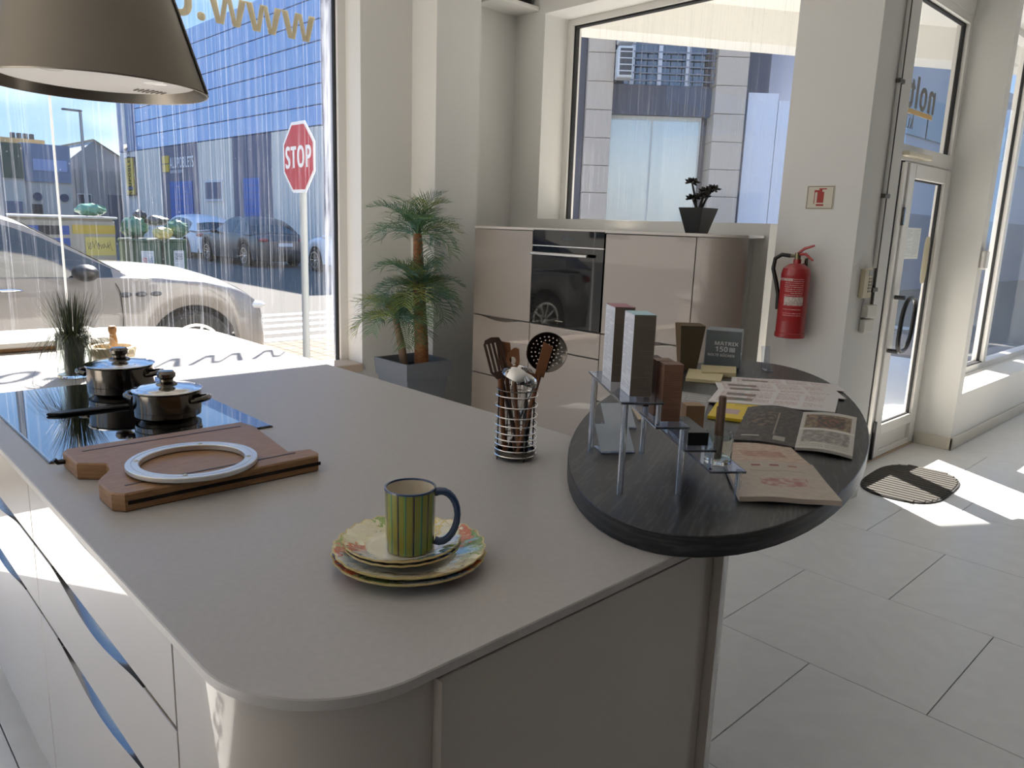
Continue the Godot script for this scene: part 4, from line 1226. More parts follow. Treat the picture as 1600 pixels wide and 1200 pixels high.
func bar_things() -> void:
	var Y := 0.9605
	# stepped acrylic stand. Local x: across the steps, -z: away
	var O := Vector3(1.123, Y, -0.857)
	var turn := -atan2(0.614, 0.787)
	var st := thing("acrylic_stand", "clear acrylic stepped display stand on the dark bar top", "display stand", O, turn)
	var shelves := [[-0.012, 0.072, 0.18], [0.058, 0.126, 0.133], [0.118, 0.182, 0.088], [0.172, 0.246, 0.045]]
	for e: Array in shelves:
		obj("shelf", bxs([[Vector3(e[0], e[2], 0.012), Vector3(e[1], e[2] + 0.005, -0.30), 0.001]]), M.acrylic, st, 0)
	for e: Array in [[0.0, 0.0, 0.18], [0.0, -0.288, 0.18], [0.116, 0.0, 0.133], [0.116, -0.268, 0.133], [0.236, 0.0, 0.045], [0.236, -0.27, 0.045]]:
		var b := Buf.new(); b.tube([Vector3(e[0], 0.0, e[1]), Vector3(e[0], e[2], e[1])], 0.0062, 14)
		obj("leg", b, M.acrylic, st)
	for e: Array in [[0.065, 0.0, 0.138, 0.18], [0.065, -0.27, 0.138, 0.18], [0.122, 0.0, 0.093, 0.133], [0.122, -0.27, 0.093, 0.133], [0.177, 0.0, 0.05, 0.088], [0.177, -0.27, 0.05, 0.088]]:
		var b := Buf.new(); b.tube([Vector3(e[0], e[2], e[1]), Vector3(e[0], e[3], e[1])], 0.005, 12)
		obj("spacer", b, M.acrylic, st)
	var sx := func(x: float, y: float, z: float) -> Vector3:
		return O + Basis(Vector3.UP, turn) * Vector3(x, y, z)
	# cartons on the steps
	var white_print := print_mat("carton_white_print", 11, Color("dcdde2"), Color("8d93a3"), [[Rect2(0.0, 0.0, 1.0, 0.06), Color("dcdde2")], [Rect2(0.06, 0.78, 0.88, 0.05), Color("dcdde2")]], 2, 44)
	var taupe_print := print_mat("carton_taupe_print", 12, Color("6d6258"), Color("4f463e"), [[Rect2(0, 0, 1, 0.16), Color("6d6258")]], 1, 44)
	var brown_print := print_mat("carton_brown_print", 13, Color("805d49"), Color("5e4233"), [[Rect2(0, 0, 1, 0.1), Color("805d49")]], 1, 30)
	var brown := hexm("carton_brown", "86634f", 0.6)
	carton("tall_carton", "tall white and taupe carton with a pale blue lid on the acrylic stand", "carton", sx.call(0.038, 0.1855, -0.075), turn, Vector3(0.042, 0.158, 0.075), white_print, taupe_print, hexm("lid_blue", "a9cdd6", 0.5))
	carton("tall_carton", "tall white and taupe carton with a dusky pink lid on the acrylic stand", "carton", sx.call(0.032, 0.1855, -0.215), turn, Vector3(0.042, 0.158, 0.085), white_print, taupe_print, hexm("lid_pink", "a0626b", 0.5))
	carton("brown_carton", "slim brown carton standing at the front edge of the stand's second step", "carton", sx.call(0.098, 0.1385, -0.045), turn, Vector3(0.038, 0.112, 0.035), brown_print, brown_print, brown)
	carton("brown_carton", "slim brown carton standing behind another on the stand's second step", "carton", sx.call(0.093, 0.1385, -0.085), turn, Vector3(0.034, 0.112, 0.035), brown_print, brown_print, brown)
	carton("brown_carton", "darker brown carton at the back of the stand's second step", "carton", sx.call(0.098, 0.1385, -0.18), turn, Vector3(0.04, 0.1, 0.06), hexm("carton_dark", "4a352b", 0.6), M.carton_dark, M.carton_dark)
	carton("black_carton", "small black carton lying on the stand's third step", "carton", sx.call(0.153, 0.0935, -0.08), turn, Vector3(0.04, 0.026, 0.13), hexm("carton_black", "15161a", 0.4), M.carton_black, M.carton_black)
	carton("tan_carton", "small tan carton standing on the stand's lowest step", "carton", sx.call(0.20, 0.0505, -0.19), turn, Vector3(0.04, 0.085, 0.035), hexm("carton_tan", "a2805f", 0.6), M.carton_tan, M.carton_tan)
	# tumbler with sample sticks
	var T: Vector3 = sx.call(0.208, 0.0505, -0.045)
	var b := Buf.new()
	b.lathe([Vector2(0, 0), Vector2(0.025, 0), Vector2(0.0265, 0.002), Vector2(0.0275, 0.062), Vector2(0.0262, 0.062), Vector2(0.025, 0.012), Vector2(0, 0.011)], 32)
	var o := obj("tumbler", b, M.glassware); o.position = T
	tag(o, "small clear glass tumbler on the lowest acrylic step", "tumbler")
	for e: Array in [[-0.008, 0.004, 0.125, 0.0075, "6a5446", "tall brown tube standing in the small tumbler"], [0.004, -0.008, 0.10, 0.006, "8c6f57", "shorter tan tube standing in the small tumbler"]]:
		b = Buf.new(); b.lathe([Vector2(0, 0), Vector2(e[3], 0), Vector2(e[3], e[2]), Vector2(e[3] * 0.7, e[2] + 0.002), Vector2(0, e[2] + 0.002)], 18)
		o = obj("sample_tube", b, hexm("tube_" + e[4], e[4], 0.45)); o.position = T + Vector3(e[0], 0.0115, e[1])
		tag(o, e[5], "tube")
	# slanted card holders beneath the stand
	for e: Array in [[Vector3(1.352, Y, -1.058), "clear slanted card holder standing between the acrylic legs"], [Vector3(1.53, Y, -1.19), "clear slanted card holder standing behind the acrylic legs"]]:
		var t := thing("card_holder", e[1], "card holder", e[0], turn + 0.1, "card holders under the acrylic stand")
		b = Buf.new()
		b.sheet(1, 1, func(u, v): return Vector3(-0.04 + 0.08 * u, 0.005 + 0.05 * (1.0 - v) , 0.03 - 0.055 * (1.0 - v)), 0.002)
		obj("back", b, hexm("sky_tint_card", "b9c2cc", 0.04), t, 0)  # pale blue sky reflection put into the plate's colour
		b = Buf.new(); b.box(Vector3(0, 0.0012, 0.005), Vector3(0.08, 0.0024, 0.06))
		obj("foot", b, M.acrylic, t, 0)
	# fan of wood samples
	var sf := thing("sample_fan", "fan of brown veneer sample boards standing on the bar top", "samples", Vector3(2.40, Y, -1.56), -0.75)
	for k in 9:
		b = Buf.new()
		b.prism(PackedVector2Array([Vector2(-0.03, 0.0), Vector2(0.03, 0.0), Vector2(0.045, 0.17), Vector2(-0.045, 0.17)]), -0.002, 0.002)
		var s := obj("sample_board", b, [M.board_wood, hexm("sample_tan", "7d6a4a", 0.6), hexm("sample_dark", "4c4230", 0.6)][k % 3], sf, 0)
		s.transform = Transform3D(Basis(Vector3.UP, 0.0) * Basis(Vector3.RIGHT, -PI / 2 + (k - 4) * 0.035), Vector3(0, 0.001, -0.02 + k * 0.006))
	# grey box with lettering
	var gb := thing("gift_box", "grey cardboard box printed MATRIX 150 on the bar top", "box", Vector3(2.60, Y, -1.53), -deg_to_rad(63.6) + 0.0)
	b = Buf.new(); b.box(Vector3(0, 0.0705, 0), Vector3(0.132, 0.141, 0.11), 0.002)
	obj("box", b, hexm("box_grey", "70777b", 0.5), gb, 0)
	var wl := hexm("print_white", "dfe2e2", 0.6)
	lettering("print", "MATRIX", 0.019, wl, gb, Vector3(0.012, 0.092, 0.0555), Vector3.ZERO, true, 1.25)
	lettering("print", "150", 0.027, wl, gb, Vector3(-0.004, 0.07, 0.0555), Vector3.ZERO, true, 1.1)
	for i in 4:
		for j in 3:
			var c := Buf.new(); c.box(Vector3(0.027 + i * 0.0055, 0.064 + j * 0.0058, 0.0556), Vector3(0.0045, 0.0046, 0.001))
			obj("print_square", c, wl, gb, 0)
	lettering("print", "NOLTE KÜCHEN", 0.0135, wl, gb, Vector3(-0.004, 0.047, 0.0555), Vector3.ZERO, true)
	b = Buf.new(); b.box(Vector3(0.0665, 0.05, 0), Vector3(0.001, 0.003, 0.055)); obj("side_stripe", b, wl, gb, 0)
	# pads of cream envelopes
	var cr := hexm("envelope_cream", "cbbd93", 0.6)
	o = obj("envelope_pad", quad_slab(Vector3(2.20, Y, -1.43), Vector3(2.26, Y, -1.33), Vector3(2.43, Y, -1.42), Vector3(2.37, Y, -1.53), 0.011), cr, null, 20); tag(o, "cream envelope pad lying in front of the grey box", "envelopes")
	o = obj("envelope_pad", quad_slab(Vector3(2.33, Y, -1.45), Vector3(2.41, Y, -1.36), Vector3(2.53, Y, -1.43), Vector3(2.45, Y, -1.53), 0.017), cr, null, 20); tag(o, "thicker cream envelope pad half beneath the grey box", "envelopes")
	# newspaper-like leaflets
	var rusty := Color("9c5a52")
	for e: Array in [
		[Vector3(2.26, Y, -1.29), Vector3(2.50, Y, -1.01), Vector3(2.60, Y, -1.08), Vector3(2.40, Y, -1.37), 0.002, "printed price leaflet, farthest of the three towards the grey box"],
		[Vector3(2.13, Y + 0.0022, -1.255), Vector3(2.37, Y + 0.0022, -0.95), Vector3(2.52, Y + 0.0022, -1.06), Vector3(2.27, Y + 0.0022, -1.36), 0.002, "printed price leaflet lying between two others"],
		[Vector3(1.96, Y + 0.0046, -1.19), Vector3(2.14, Y + 0.0046, -0.885), Vector3(2.36, Y + 0.0046, -0.97), Vector3(2.15, Y + 0.0046, -1.27), 0.003, "printed price leaflet beside the yellow pad"]]:
		var lf := Buf.new()
		lf = quad_slab(e[0], e[1], e[2], e[3], e[4], 0.004)
		o = obj("leaflet", lf, print_mat("leaflet_print", 31, Color("d3cecb"), rusty, [[Rect2(0, 0, 1, 0.14), Color("d3cecb")], [Rect2(0.1, 0.18, 0.24, 0.2), Color("8a6a58"), Color("5a6658")], [Rect2(0.1, 0.55, 0.24, 0.2), Color("946a55"), Color("51606a")], [Rect2(0.36, 0.4, 0.6, 0.08), Color("d3cecb")], [Rect2(0.9, 0, 0.1, 1.0), Color("d3cecb")]], 4, 30), null, 30)
		tag(o, e[5], "leaflet", "price leaflets on the bar top")
	# yellow pad, grey folders
	o = obj("yellow_pad", quad_slab(Vector3(1.80, Y, -1.09), Vector3(1.865, Y, -0.955), Vector3(2.05, Y, -1.03), Vector3(2.0, Y, -1.18), 0.008), print_mat("yellow_print", 41, Color("d9bc2c"), Color("8a7a3a"), [[Rect2(0, 0, 1, 0.75), Color("d9bc2c")], [Rect2(0.15, 0.25, 0.35, 0.3), Color("b59a9a")], [Rect2(0.6, 0.1, 0.12, 0.12), Color("7c7a50")]], 3, 12), null, 30); tag(o, "bright yellow booklet under the leaflets", "booklet")
	o = obj("clear_folder", quad_slab(Vector3(1.74, Y, -1.22), Vector3(1.80, Y, -1.10), Vector3(2.06, Y, -1.24), Vector3(2.02, Y, -1.38), 0.003), print_mat("folder_print", 44, Color("8d8b88"), Color("b9b6b0"), [], 2, 9), null, 30); tag(o, "grey plastic folder of papers behind the stand", "folder")
	o = obj("paper_scrap", quad_slab(Vector3(1.62, Y, -1.19), Vector3(1.70, Y, -1.09), Vector3(1.80, Y, -1.18), Vector3(1.72, Y, -1.29), 0.004), hexm("scrap", "b3a38f", 0.7), null, 30); tag(o, "beige card lying beside the grey plastic folder", "card")
	# open magazine: two arched pages
	var mg := thing("open_magazine", "open magazine with dark kitchen photographs on the bar top", "magazine")
	var A := Vector3(1.635, Y, -0.915); var B := Vector3(1.695, Y, -0.785); var Cc := Vector3(1.735, Y, -0.665)
	var A2 := Vector3(1.99, Y, -1.075); var B2 := Vector3(2.07, Y, -0.945); var C2 := Vector3(2.135, Y, -0.82)
	b = Buf.new(); b.sheet(14, 8, func(u, v): return A.lerp(B, u).lerp(A2.lerp(B2, u), v) + Vector3(0, 0.008 + 0.012 * sin(u * PI) * (0.4 + 0.6 * v), 0), 0.006)
	obj("page", flipped(b), print_mat("page_dark", 51, Color("3f3a35"), Color("6b6560"), [[Rect2(0, 0, 1, 1), Color("4a433c"), Color("2a2724")], [Rect2(0.12, 0.38, 0.46, 0.42), Color("1e1b19"), Color("6e5a48")], [Rect2(0.6, 0.2, 0.03, 0.6), Color("8b8175")], [Rect2(0.1, 0.12, 0.3, 0.03), Color("a9a49b")], [Rect2(0.62, 0.08, 0.2, 0.1), Color("9a958c")]], 2, 20), mg, 40)
	b = Buf.new(); b.sheet(14, 8, func(u, v): return B.lerp(Cc, u).lerp(B2.lerp(C2, u), v) + Vector3(0, 0.008 + 0.006 * sin(u * PI), 0), 0.007)
	obj("page", flipped(b), print_mat("page_light", 52, Color("bdb8ae"), Color("8a8378"), [[Rect2(0.08, 0.52, 0.84, 0.4), Color("5a4a3a"), Color("8f7a5a")], [Rect2(0.3, 0.56, 0.5, 0.3), Color("2e2a26"), Color("7a4c30")], [Rect2(0.08, 0.16, 0.84, 0.3), Color("77716a"), Color("a29c92")], [Rect2(0.0, 0.47, 1.0, 0.04), Color("cfcac1")]], 2, 22), mg, 40)
	# open brochure with pink photographs
	var br := thing("open_brochure", "open pale brochure with pink pictures lying under the stand's edge", "brochure")
	b = quad_slab(Vector3(1.272, Y, -0.686), Vector3(1.402, Y, -0.545), Vector3(1.585, Y, -0.69), Vector3(1.455, Y, -0.835), 0.010, 0.004)
	obj("page", b, print_mat("page_pink", 53, Color("b7ab9c"), Color("a3978a"), [[Rect2(0, 0, 1, 1), Color("b9ad9f"), Color("b1a496")], [Rect2(0.3, 0.3, 0.5, 0.22), Color("b9ad9f"), Color("a4706a")], [Rect2(0.3, 0.86, 0.1, 0.05), Color("8b4b46")], [Rect2(0.5, 0.86, 0.1, 0.05), Color("8b4b46")], [Rect2(0.7, 0.86, 0.1, 0.05), Color("9c6a52")], [Rect2(0.25, 0.7, 0.6, 0.04), Color("a4988c")]], 2, 20), br, 40)
	b = quad_slab(Vector3(1.457, Y, -0.837), Vector3(1.587, Y, -0.692), Vector3(1.70, Y, -0.80), Vector3(1.57, Y, -0.945), 0.006, 0.004)
	obj("page", b, print_mat("page_face", 54, Color("b5a18f"), Color("a3978a"), [[Rect2(0, 0, 1, 1), Color("b99a86"), Color("c2b2a0")], [Rect2(0.3, 0.3, 0.5, 0.3), Color("a67a66"), Color("b99a86")]], 1, 2), br, 40)
	# clear leaning card stand at the far end
	var cs := thing("leaning_stand", "small clear card stand leaning at the far end of the bar top", "card stand", Vector3(2.66, Y, -1.38), -0.8)
	b = Buf.new(); b.xf = Transform3D(Basis(Vector3.RIGHT, -0.3), Vector3.ZERO); b.box(Vector3(0, 0.045, 0), Vector3(0.03, 0.09, 0.003)); obj("back", b, M.acrylic, cs, 0)
	b = Buf.new(); b.box(Vector3(0, 0.0015, 0.02), Vector3(0.03, 0.003, 0.05)); obj("foot", b, M.acrylic, cs, 0)

func wall_things() -> void:
	# fire extinguisher hung on the column's face (x = 4.44)
	var X := 3.9
	var t := thing("fire_extinguisher", "red fire extinguisher hanging on the plastered column", "extinguisher", Vector3(X - 0.084, 0.938, -1.866))
	t.scale = Vector3(0.878, 0.878, 0.878)
	var red := hexm("extinguisher_red", "a3191d", 0.25); red.clearcoat_enabled = true
	var b := Buf.new()
	b.lathe([Vector2(0, 0), Vector2(0.083, 0), Vector2(0.087, 0.004), Vector2(0.087, 0.026), Vector2(0.083, 0.03), Vector2(0.083, 0.205), Vector2(0.0838, 0.208), Vector2(0.083, 0.211), Vector2(0.083, 0.375), Vector2(0.074, 0.41), Vector2(0.045, 0.432), Vector2(0.022, 0.438), Vector2(0.022, 0.462), Vector2(0, 0.462)], 44)
	obj("cylinder", b, red, t)
	b = Buf.new(); b.tube([Vector3(0, 0.455, 0), Vector3(0, 0.50, 0)], 0.017, 14); b.tube([Vector3(0, 0.48, 0), Vector3(0.01, 0.48, -0.05)], 0.009, 10)
	obj("valve", b, hexm("brass", "8c8468", 0.3, 0.9), t)
	b = Buf.new()
	b.tube([Vector3(0, 0.495, 0), Vector3(-0.01, 0.525, 0.04), Vector3(-0.015, 0.545, 0.10)], [0.009, 0.009, 0.006], 8)
	b.tube([Vector3(0, 0.49, 0), Vector3(-0.01, 0.495, 0.05), Vector3(-0.015, 0.46, 0.10)], [0.009, 0.009, 0.006], 8)
	obj("lever", b, red, t)
	b = Buf.new()
	b.tube([Vector3(0.01, 0.48, -0.05), Vector3(0.0, 0.485, -0.10), Vector3(-0.01, 0.46, -0.135), Vector3(-0.015, 0.40, -0.14), Vector3(-0.015, 0.33, -0.115), Vector3(-0.015, 0.25, -0.092), Vector3(-0.01, 0.16, -0.09)], 0.012, 12)
	obj("hose", b, M.black, t)
	var lb := Buf.new()
	lb.lathe([Vector2(0.0835, 0.10), Vector2(0.0835, 0.365)], 20, PI - 1.15, PI + 0.35)
	var lm := print_mat("extinguisher_label", 61, Color("a3191d"), Color("e6d9d2"), [[Rect2(0, 0.45, 0.9, 0.18), Color("d8cfc6"), Color("b9aaa2")], [Rect2(0.0, 0.66, 1, 0.05), Color("a3191d")], [Rect2(0, 0.0, 1, 0.03), Color("a3191d")]], 1, 20)
	obj("label_print", lb, lm, t, 60)
	lettering("print", "EXTINOISE", 0.02, hexm("print_cream", "e6d9d2", 0.6), t, Vector3(-0.0845, 0.345, -0.018), Vector3(0, -90, 0), true, 0.9)
	obj("bracket", bxs([[Vector3(0.07, 0.40, -0.02), Vector3(0.0945, 0.47, 0.02)]]), M.dark_steel, t, 0)
	# pictogram
	var sg := thing("extinguisher_sign", "square pictogram sign of a red extinguisher above the extinguisher", "sign", Vector3(X - 0.0029, 1.659, -1.822))
	sg.scale = Vector3(1, 0.878, 0.878)
	obj("plate", bxs([[Vector3(0, -0.068, -0.083), Vector3(0.0028, 0.068, 0.083)]]), hexm("sign_cream", "d5cfbc", 0.5), sg, 0)
	var rd := hexm("sign_red", "a8382c", 0.6)
	obj("border", bxs([[Vector3(-0.0008, 0.060, -0.078), Vector3(0, 0.063, 0.078)], [Vector3(-0.0008, -0.063, -0.078), Vector3(0, -0.060, 0.078)], [Vector3(-0.0008, -0.063, -0.078), Vector3(0, 0.063, -0.075)], [Vector3(-0.0008, -0.063, 0.075), Vector3(0, 0.063, 0.078)]]), hexm("sign_line", "6a5a4a", 0.6), sg, 0)
	obj("pictogram", bxs([[Vector3(-0.001, -0.03, -0.018), Vector3(0, 0.032, 0.022)], [Vector3(-0.001, -0.048, -0.02), Vector3(0, -0.038, 0.024)], [Vector3(-0.001, 0.032, -0.006), Vector3(0, 0.046, 0.01)], [Vector3(-0.001, 0.046, -0.01), Vector3(0, 0.052, 0.036)], [Vector3(-0.001, -0.036, -0.036), Vector3(0, 0.03, -0.032)], [Vector3(-0.001, 0.03, -0.036), Vector3(0, 0.042, -0.006)]]), rd, sg, 0)
	# conduit on the column's door side
	var cp := thing("conduit", "white cable conduit with a painted shadow gap running up the column beside the door", "conduit")
	b = Buf.new(); b.tube([Vector3(4.154, 1.311, -1.604), Vector3(4.154, 3.48, -1.604)], 0.0095, 10); obj("pipe", b, M.frame_white, cp)
	b = Buf.new(); b.tube([Vector3(4.189, 1.118, -1.608), Vector3(4.189, 3.48, -1.608)], 0.007, 8); obj("cable", b, hexm("shadow_gap_grey", "54514b", 0.6), cp)  # dark tube drawn as the shadow gap beside the pipe
	for y: float in [1.197, 1.679, 2.239, 2.764]:
		obj("clip", bxs([[Vector3(4.137, y - 0.011, -1.615), Vector3(4.202, y + 0.011, -1.591), 0.003]]), hexm("clip_dark", "4c443c", 0.5), cp, 0)
	var kp := thing("alarm_keypad", "beige alarm keypad with a hinged flap on the column beside the door", "keypad", Vector3(4.062, 1.232, -1.615))
	obj("case", bxs([[Vector3(-0.057, -0.074, 0), Vector3(0.052, 0.077, 0.025), 0.005]]), hexm("keypad_beige", "cfc2a4", 0.5), kp, 0)
	obj("screen", bxs([[Vector3(-0.005, 0.04, 0.025), Vector3(0.044, 0.068, 0.0263)]]), hexm("keypad_screen", "77766c", 0.3), kp, 0)
	for k in 5: obj("key", bxs([[Vector3(0.0, 0.022 - k * 0.0165, 0.025), Vector3(0.04, 0.031 - k * 0.0165, 0.0276)]]), hexm("key_grey", "8d8672", 0.5), kp, 0)
	tag(obj("switch_box", bxs([[Vector3(4.07, 1.053, -1.615), Vector3(4.20, 1.117, -1.58), 0.006]]), hexm("switch_white", "d6d2c6", 0.45), null, 0), "white surface switch box just under the alarm keypad", "switch")
	tag(obj("switch_box", bxs([[Vector3(4.065, 0.974, -1.615), Vector3(4.19, 1.044, -1.585), 0.006]]), M.switch_white, null, 0), "lower white surface switch box on the column beside the door", "switch")
	b = Buf.new(); b.tube([Vector3(4.083, 1.118, -1.608), Vector3(4.083, 1.157, -1.608)], 0.005, 8)
	tag(obj("cable_stub", b, M.frame_white), "short white cable between keypad and switch box", "cable")
	tag(obj("door_sensor", bxs([[Vector3(5.91, 1.28, -1.6), Vector3(5.985, 1.41, -1.56), 0.012]]), M.frame_white, null, 0), "white sensor box on the wall edge beside the low window", "sensor")
	# door mat: rounded, ribbed
	var mt := thing("door_mat", "dark grey ribbed door mat with a rounded end by the door", "mat", Vector3(4.86, 0.0, -1.50))
	var pts := PackedVector2Array()
	for k in 48:
		var a := TAU * k / 48.0
		pts.append(Vector2(0.40 * signf(cos(a)) * absf(cos(a)) ** 0.62, 0.235 * signf(sin(a)) * absf(sin(a)) ** 0.8))
	b = Buf.new(); b.prism(pts, 0.0005, 0.008, 0.001); var mo := obj("backing", b, hexm("mat_rubber", "252423", 0.8), mt, 20)
	for k in 17:
		var x := -0.37 + k * 0.0462
		var zz := 0.235 * pow(maxf(0.0, 1.0 - pow(absf(x) / 0.40, 2.0 / 0.62)), 0.4) - 0.012
		if zz > 0.02: obj("rib", bxs([[Vector3(x - 0.018, 0.007, -zz), Vector3(x + 0.018, 0.012, zz), 0.002]]), hexm("mat_rib", "47443f", 0.95), mt, 0)
	mt.rotation.y = deg_to_rad(4)
	# small shelf with a black box high in the corner
	tag(obj("corner_shelf", bxs([[Vector3(4.0, 3.085, -4.709), Vector3(4.438, 3.115, -4.45), 0.003]]), M.frame_white, null, 0), "white shelf high in the corner above the tall cabinets", "shelf")
	tag(obj("corner_box", bxs([[Vector3(4.02, 3.1155, -4.70), Vector3(4.40, 3.42, -4.50), 0.006]]), M.black, null, 0), "black box standing on the white corner shelf", "black_box")  # plain black box of unknown use

func frond(b: Buf, base: Vector3, az: float, up: float, length: float, sag: float, rng: RandomNumberGenerator, leaf := 0.165) -> void:
	var dir := Vector3(cos(az), 0, sin(az))
	var pts := []
	var p := base
	var el := up
	var n := 14
	for i in n + 1:
		pts.append(p)
		var d := dir * cos(el) + Vector3(0, sin(el), 0)
		p += d * length / n
		el -= sag / n * (0.5 + 1.2 * i / n)
	var rad := []
	for i in n + 1: rad.append(lerpf(0.0035, 0.001, float(i) / n))
	b.tube(pts, rad, 5, false, false)
	var side := Vector3(-sin(az), 0, cos(az))
	var m := 20
	for i in m:
		var s := 0.12 + 0.88 * (i + 0.5) / m
		var k := mini(int(s * n), n - 1)
		var q: Vector3 = pts[k].lerp(pts[k + 1], s * n - k)
		var tan: Vector3 = (pts[k + 1] - pts[k]).normalized()
		var nor := side.cross(tan).normalized()
		if nor.y < 0: nor = -nor
		var ll := leaf * (0.55 + 0.6 * sin(PI * (0.15 + 0.8 * s))) * rng.randf_range(0.85, 1.1)
		for sg: float in [-1.0, 1.0]:
			var d := (side * sg * 0.8 + tan * 0.62 + nor * rng.randf_range(0.1, 0.45)).normalized()
			var d2 := (d + Vector3(0, -0.45, 0) * rng.randf_range(0.4, 1.2) + tan * 0.2).normalized()
			var w := tan * 0.0034
			var a := q; var mid := q + d * ll * 0.5; var tip := mid + d2 * ll * 0.5
			b.quad(a - w * 0.7, a + w * 0.7, mid + w, mid - w)
			b.tri(mid - w, mid + w, tip)

func plants() -> void:
	# palm
	var P := Vector3(3.135, 0, -4.27)
	var pot := thing("square_planter", "square grey planter with a broad collar in the corner by the window", "planter", P)
	var b := Buf.new()
	var g := hexm("planter_grey", "70757c", 0.55)
	var pb := func(r0: float, r1: float, y0: float, y1: float, bb: Buf) -> void:
		var lo := [Vector3(-r0, y0, -r0), Vector3(r0, y0, -r0), Vector3(r0, y0, r0), Vector3(-r0, y0, r0)]
		var hi := [Vector3(-r1, y1, -r1), Vector3(r1, y1, -r1), Vector3(r1, y1, r1), Vector3(-r1, y1, r1)]
		for k in 4:
			var l := (k + 1) % 4
			bb.quad(lo[l], lo[k], hi[k], hi[l])
	pb.call(0.125, 0.178, 0.0, 0.43, b)
	b.quad(Vector3(-0.125, 0, -0.125), Vector3(0.125, 0, -0.125), Vector3(0.125, 0, 0.125), Vector3(-0.125, 0, 0.125))
	obj("body", b, g, pot, 0)
	b = Buf.new()
	pb.call(0.187, 0.195, 0.415, 0.53, b)
	var rims := [[0.195, 0.53], [0.18, 0.53], [0.165, 0.46]]
	for j in 2:
		var r0: float = rims[j][0]; var y0: float = rims[j][1]; var r1: float = rims[j + 1][0]; var y1: float = rims[j + 1][1]
		pb.call(r0, r1, y0, y1, b)
	b.quad(Vector3(-0.187, 0.415, -0.187), Vector3(0.187, 0.415, -0.187), Vector3(0.187, 0.415, 0.187), Vector3(-0.187, 0.415, 0.187))
	obj("collar", b, g, pot, 0)
	b = Buf.new(); b.box(Vector3(0, 0.465, 0), Vector3(0.34, 0.01, 0.34)); obj("soil", b, hexm("soil", "16130f", 0.95), pot, 0)
	var palm := thing("potted_palm", "artificial palm with two trunks and drooping feathery fronds in the square planter", "palm", P + Vector3(0, 0.47, 0))
	var bark := hexm("palm_bark", "ffffff", 0.65)
	tri_tex(bark, noise_tex(128, 0.05, Color("6b4426"), Color("a9713f"), 4, Vector2(0.4, 1.6), 3), Vector3(4, 2, 4), false)
	b = Buf.new(); b.tube([Vector3(0.06, 0, 0.02), Vector3(0.055, 0.25, 0.015), Vector3(0.04, 0.5, 0.01), Vector3(0.03, 0.92, 0.0)], [0.052, 0.047, 0.042, 0.03], 18)
	obj("trunk", b, bark, palm)
	b = Buf.new(); b.tube([Vector3(-0.06, 0, -0.02), Vector3(-0.08, 0.16, -0.03), Vector3(-0.115, 0.34, -0.05)], [0.03, 0.027, 0.022], 16)
	obj("trunk", b, hexm("palm_bark_grey", "7d6652", 0.7), palm)
	var rng := RandomNumberGenerator.new(); rng.seed = 9
	var greens := [hexm("frond_a", "3f6b4e", 0.55), hexm("frond_b", "5b7f50", 0.55), hexm("frond_c", "4c7268", 0.55), hexm("frond_d", "8a9248", 0.6)]
	for m: StandardMaterial3D in greens: m.backlight_enabled = true; m.backlight = Color(0.25, 0.3, 0.2)
	var crowns := [[Vector3(0.03, 0.91, 0.0), 24, 0.37, 0.75, 1.55], [Vector3(0.035, 0.52, 0.01), 32, 0.35, 0.75, 1.9], [Vector3(-0.115, 0.36, -0.05), 26, 0.33, 0.6, 2.0]]
	for c: Array in crowns:
		for k in c[1]:
			var az: float = TAU * k / c[1] * 2.4 + rng.randf_range(-0.2, 0.2)
			var up: float = lerpf(1.55, 0.05, float(k) / c[1]) * c[3] / 0.75 + rng.randf_range(-0.12, 0.12)
			b = Buf.new()
			frond(b, c[0] + Vector3(0, 0.02 * sin(k), 0), az, up, c[2] * rng.randf_range(0.85, 1.12) * (1.0 - 0.45 * smoothstep(-0.15, 0.7, cos(az) * 0.72 - sin(az) * 0.69)), c[4] * rng.randf_range(0.75, 1.1), rng)
			obj("frond", b, greens[k % 3] if rng.randf() < 0.82 else greens[3], palm, 0)
	# small succulent on the sill
	var S := Vector3(4.33, 1.531, -2.66)
	var sp := thing("small_black_pot", "small black tapered pot on the cabinet ledge", "pot", S + Vector3(-0.28, -0.0735, 0.02))
	b = Buf.new(); pb.call(0.048, 0.085, 0.0, 0.15, b); pb.call(0.085, 0.075, 0.15, 0.148, b); pb.call(0.075, 0.06, 0.148, 0.12, b)
	b.quad(Vector3(-0.048, 0, -0.048), Vector3(0.048, 0, -0.048), Vector3(0.048, 0, 0.048), Vector3(-0.048, 0, 0.048))
	obj("body", b, hexm("pot_black", "17181a", 0.4), sp, 0)
	b = Buf.new(); b.box(Vector3(0, 0.125, 0), Vector3(0.128, 0.008, 0.128)); obj("soil", b, M.soil, sp, 0)
	var su := thing("succulent", "small dark rosette succulent in the black pot", "plant", sp.position + Vector3(0, 0.128, 0))
	var dark := hexm("succulent_dark", "2a2622", 0.5)
	var heads := [Vector3(-0.045, 0.17, -0.03), Vector3(0.03, 0.12, 0.02), Vector3(0.06, 0.135, 0.05), Vector3(-0.01, 0.09, 0.03), Vector3(-0.04, 0.075, -0.02)]
